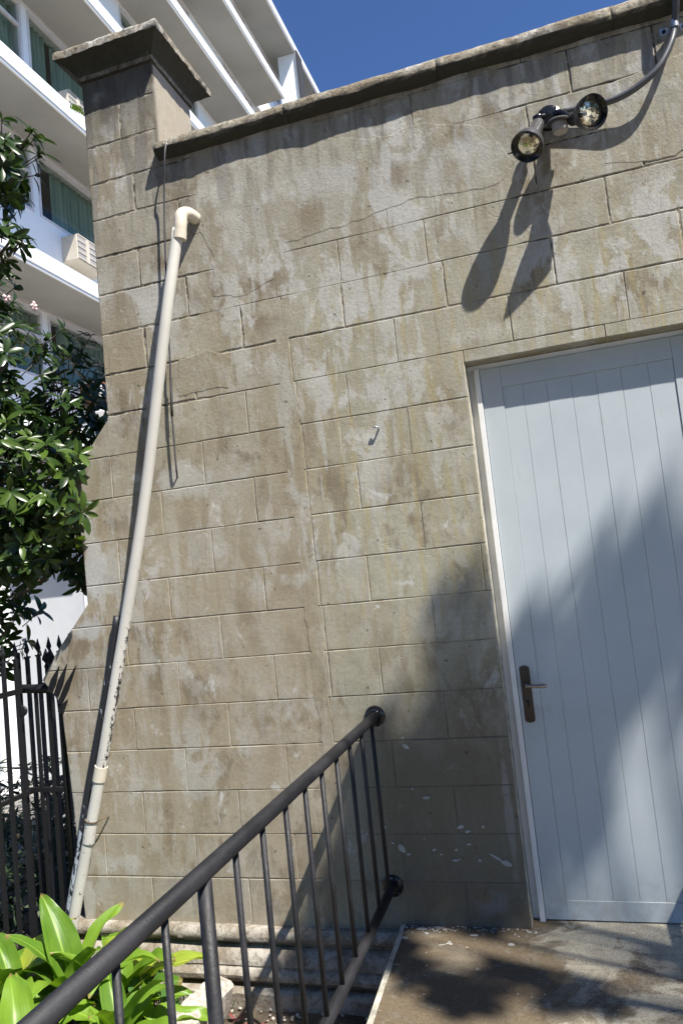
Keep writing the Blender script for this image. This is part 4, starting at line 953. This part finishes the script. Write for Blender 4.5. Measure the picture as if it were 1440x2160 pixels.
# foliage masses: where their shade falls on the wall (x, z), size, density
MASS = [(u + .56 * z, z, r_, dn) for (u, z, r_, dn) in ((-1.27, .62, .10, .9), (-1.14, .50, .16, 1.2), (-1.16, 1.15, .12, 1.1), (-1.26, 1.42, .07, .7), (-1.0, .72, .18, 1.3), (-.83, 1.12, .13, 1), (-.80, .50, .18, 1.3), (-.95, .10, .17, 1.2), (-1.20, -.05, .12, .8),
    (-.62, 1.70, .09, .8), (-.56, .62, .13, .8), (-.38, 1.50, .15, 1.2), (-.40, .98, .11, 1.), (-.46, .10, .09, .35), (-.54, 1.0, .12, 1.), (-.30, .66, .08, .8), (-.66, .25, .10, .8), (-.20, 1.75, .13, 1.2), (-.14, 1.45, .10, .9), (.05, 2.0, .16, 1.2), (.20, 1.45, .15, 1.3), (.30, .88, .13, 1.4), (.40, .30, .15, 1.3),
    (.42, 1.2, .16, 1.2), (.38, 1.9, .18, 1), (.6, 1.5, .2, 1), (.62, .8, .2, 1), (-.95, -.60, .15, .7), (-.66, -1.25, .15, .6), (-.15, -1.35, .12, .6), (.30, -.75, .09, .6), (.5, -1.5, .16, .7), (.62, .0, .16, .8), (-.4, -.95, .08, .6), (-1.2, -.6, .15, .6), (.8, 1.8, .3, 1), (.95, .6, .3, 1))]
SUB = []
for (x, z, r_, dn) in MASS:
    for k_ in range(5):
        a = U(0, 6.28); q = r_ * U(.2, .75); SUB.append((x + math.cos(a) * q, z + math.sin(a) * q * 2.2, r_ * U(.38, .66), dn * 1.25))
for (x, z, r_, dn) in SUB:
    t = T0 + U(-.55, .35); c = Vector((x, 0, z)) + SV * t
    for i in range(int(5600 * dn * r_ ** 2)):
        while True:
            d = Vector((U(-1, 1), U(-1, 1), U(-1, 1)))
            if d.length < 1: break
        d *= r_ * 1.15; a = Vector((U(-1, 1), U(-1, 1), U(-.6, .6))).normalized(); q = frame(a, Vector((U(-1, 1), U(-1, 1), 1.2))); V, F = leaf_verts(.11, .055, .2, .2); b.add([q @ Vector(v) + c + d - SO for v in V], F)
stuff(b.build('foliage', M['leaf2'], st_, True))
ctr = Vector((.4, 0, .4)) + SV * T0 - SO
MB().tube(curve_pts([(0, 0, 0), (-.15, .1, 3), (-.1, .3, 6), (ctr.x * .5, ctr.y * .5, ctr.z - 2.2)], 6), [.22 - .006 * i for i in range(19)], 14).build('trunk', M['bark'], st_, True)
for i, (x, z, r_, dn) in enumerate(MASS):
    e = Vector((x, 0, z)) + SV * T0 - SO; s_ = Vector((ctr.x * .5, ctr.y * .5, ctr.z - 2.2)); MB().tube(curve_pts([s_, s_ * .5 + e * .5 + Vector((0, 0, -.15)), e], 4), [.05, .046, .042, .038, .034, .028, .022, .017, .012], 7).build('limb', M['bark'], st_, True)

# ------------------------------------------------------------------ unseen trees added behind and right of the viewer to block low sky light
def big_tree(loc, h, r, label):
    t = thing('forecourt_tree', label, 'tree', 'tall trees around the forecourt', loc=loc)
    MB().tube(curve_pts([(0, 0, 0), (.1, .1, h * .3), (0, 0, h * .6)], 5), [.28 - .014 * i for i in range(11)], 10).build('trunk', M['bark'], t, True)
    b = MB()
    for k_ in range(26):
        d = Vector((U(-1, 1), U(-1, 1), U(-1, 1))).normalized() * U(.35, .8); c = Vector((d.x * r, d.y * r, h * .56 + d.z * h * .40)); q = r * U(.32, .5)
        for i in range(75):
            e = Vector((U(-1, 1), U(-1, 1), U(-1, 1))).normalized() * q * U(.7, 1.05); f = frame(e.cross(Vector((U(-1, 1), U(-1, 1), U(-1, 1)))), e); V, F = leaf_verts(.55, .26, .2, .2); b.add([f @ Vector(v) + c + e for v in V], F)
    stuff(b.build('foliage', M['leaf2'], t, True))
for i, (x, y, h, r) in enumerate(((-9.5, -9.5, 10.5, 3.3), (-5, -9.5, 11, 3.2), (-.4, -9.8, 10.5, 3.2), (4.2, -11, 10.5, 3.3), (9.5, -11.5, 10, 3.3), (12, -6.5, 9.5, 3.1), (12.5, -1.2, 9.5, 3.1))):
    big_tree((x, y, -.3), h, r, ['westernmost tall tree of the row behind the viewer', 'second tall tree from the west end of the row behind the viewer', 'tall tree directly behind the viewer', 'tall tree behind the viewer to the right', 'tall tree at the right corner of the forecourt', 'tall tree on the right side of the forecourt', 'tall tree at the far right beyond the door wall'][i])
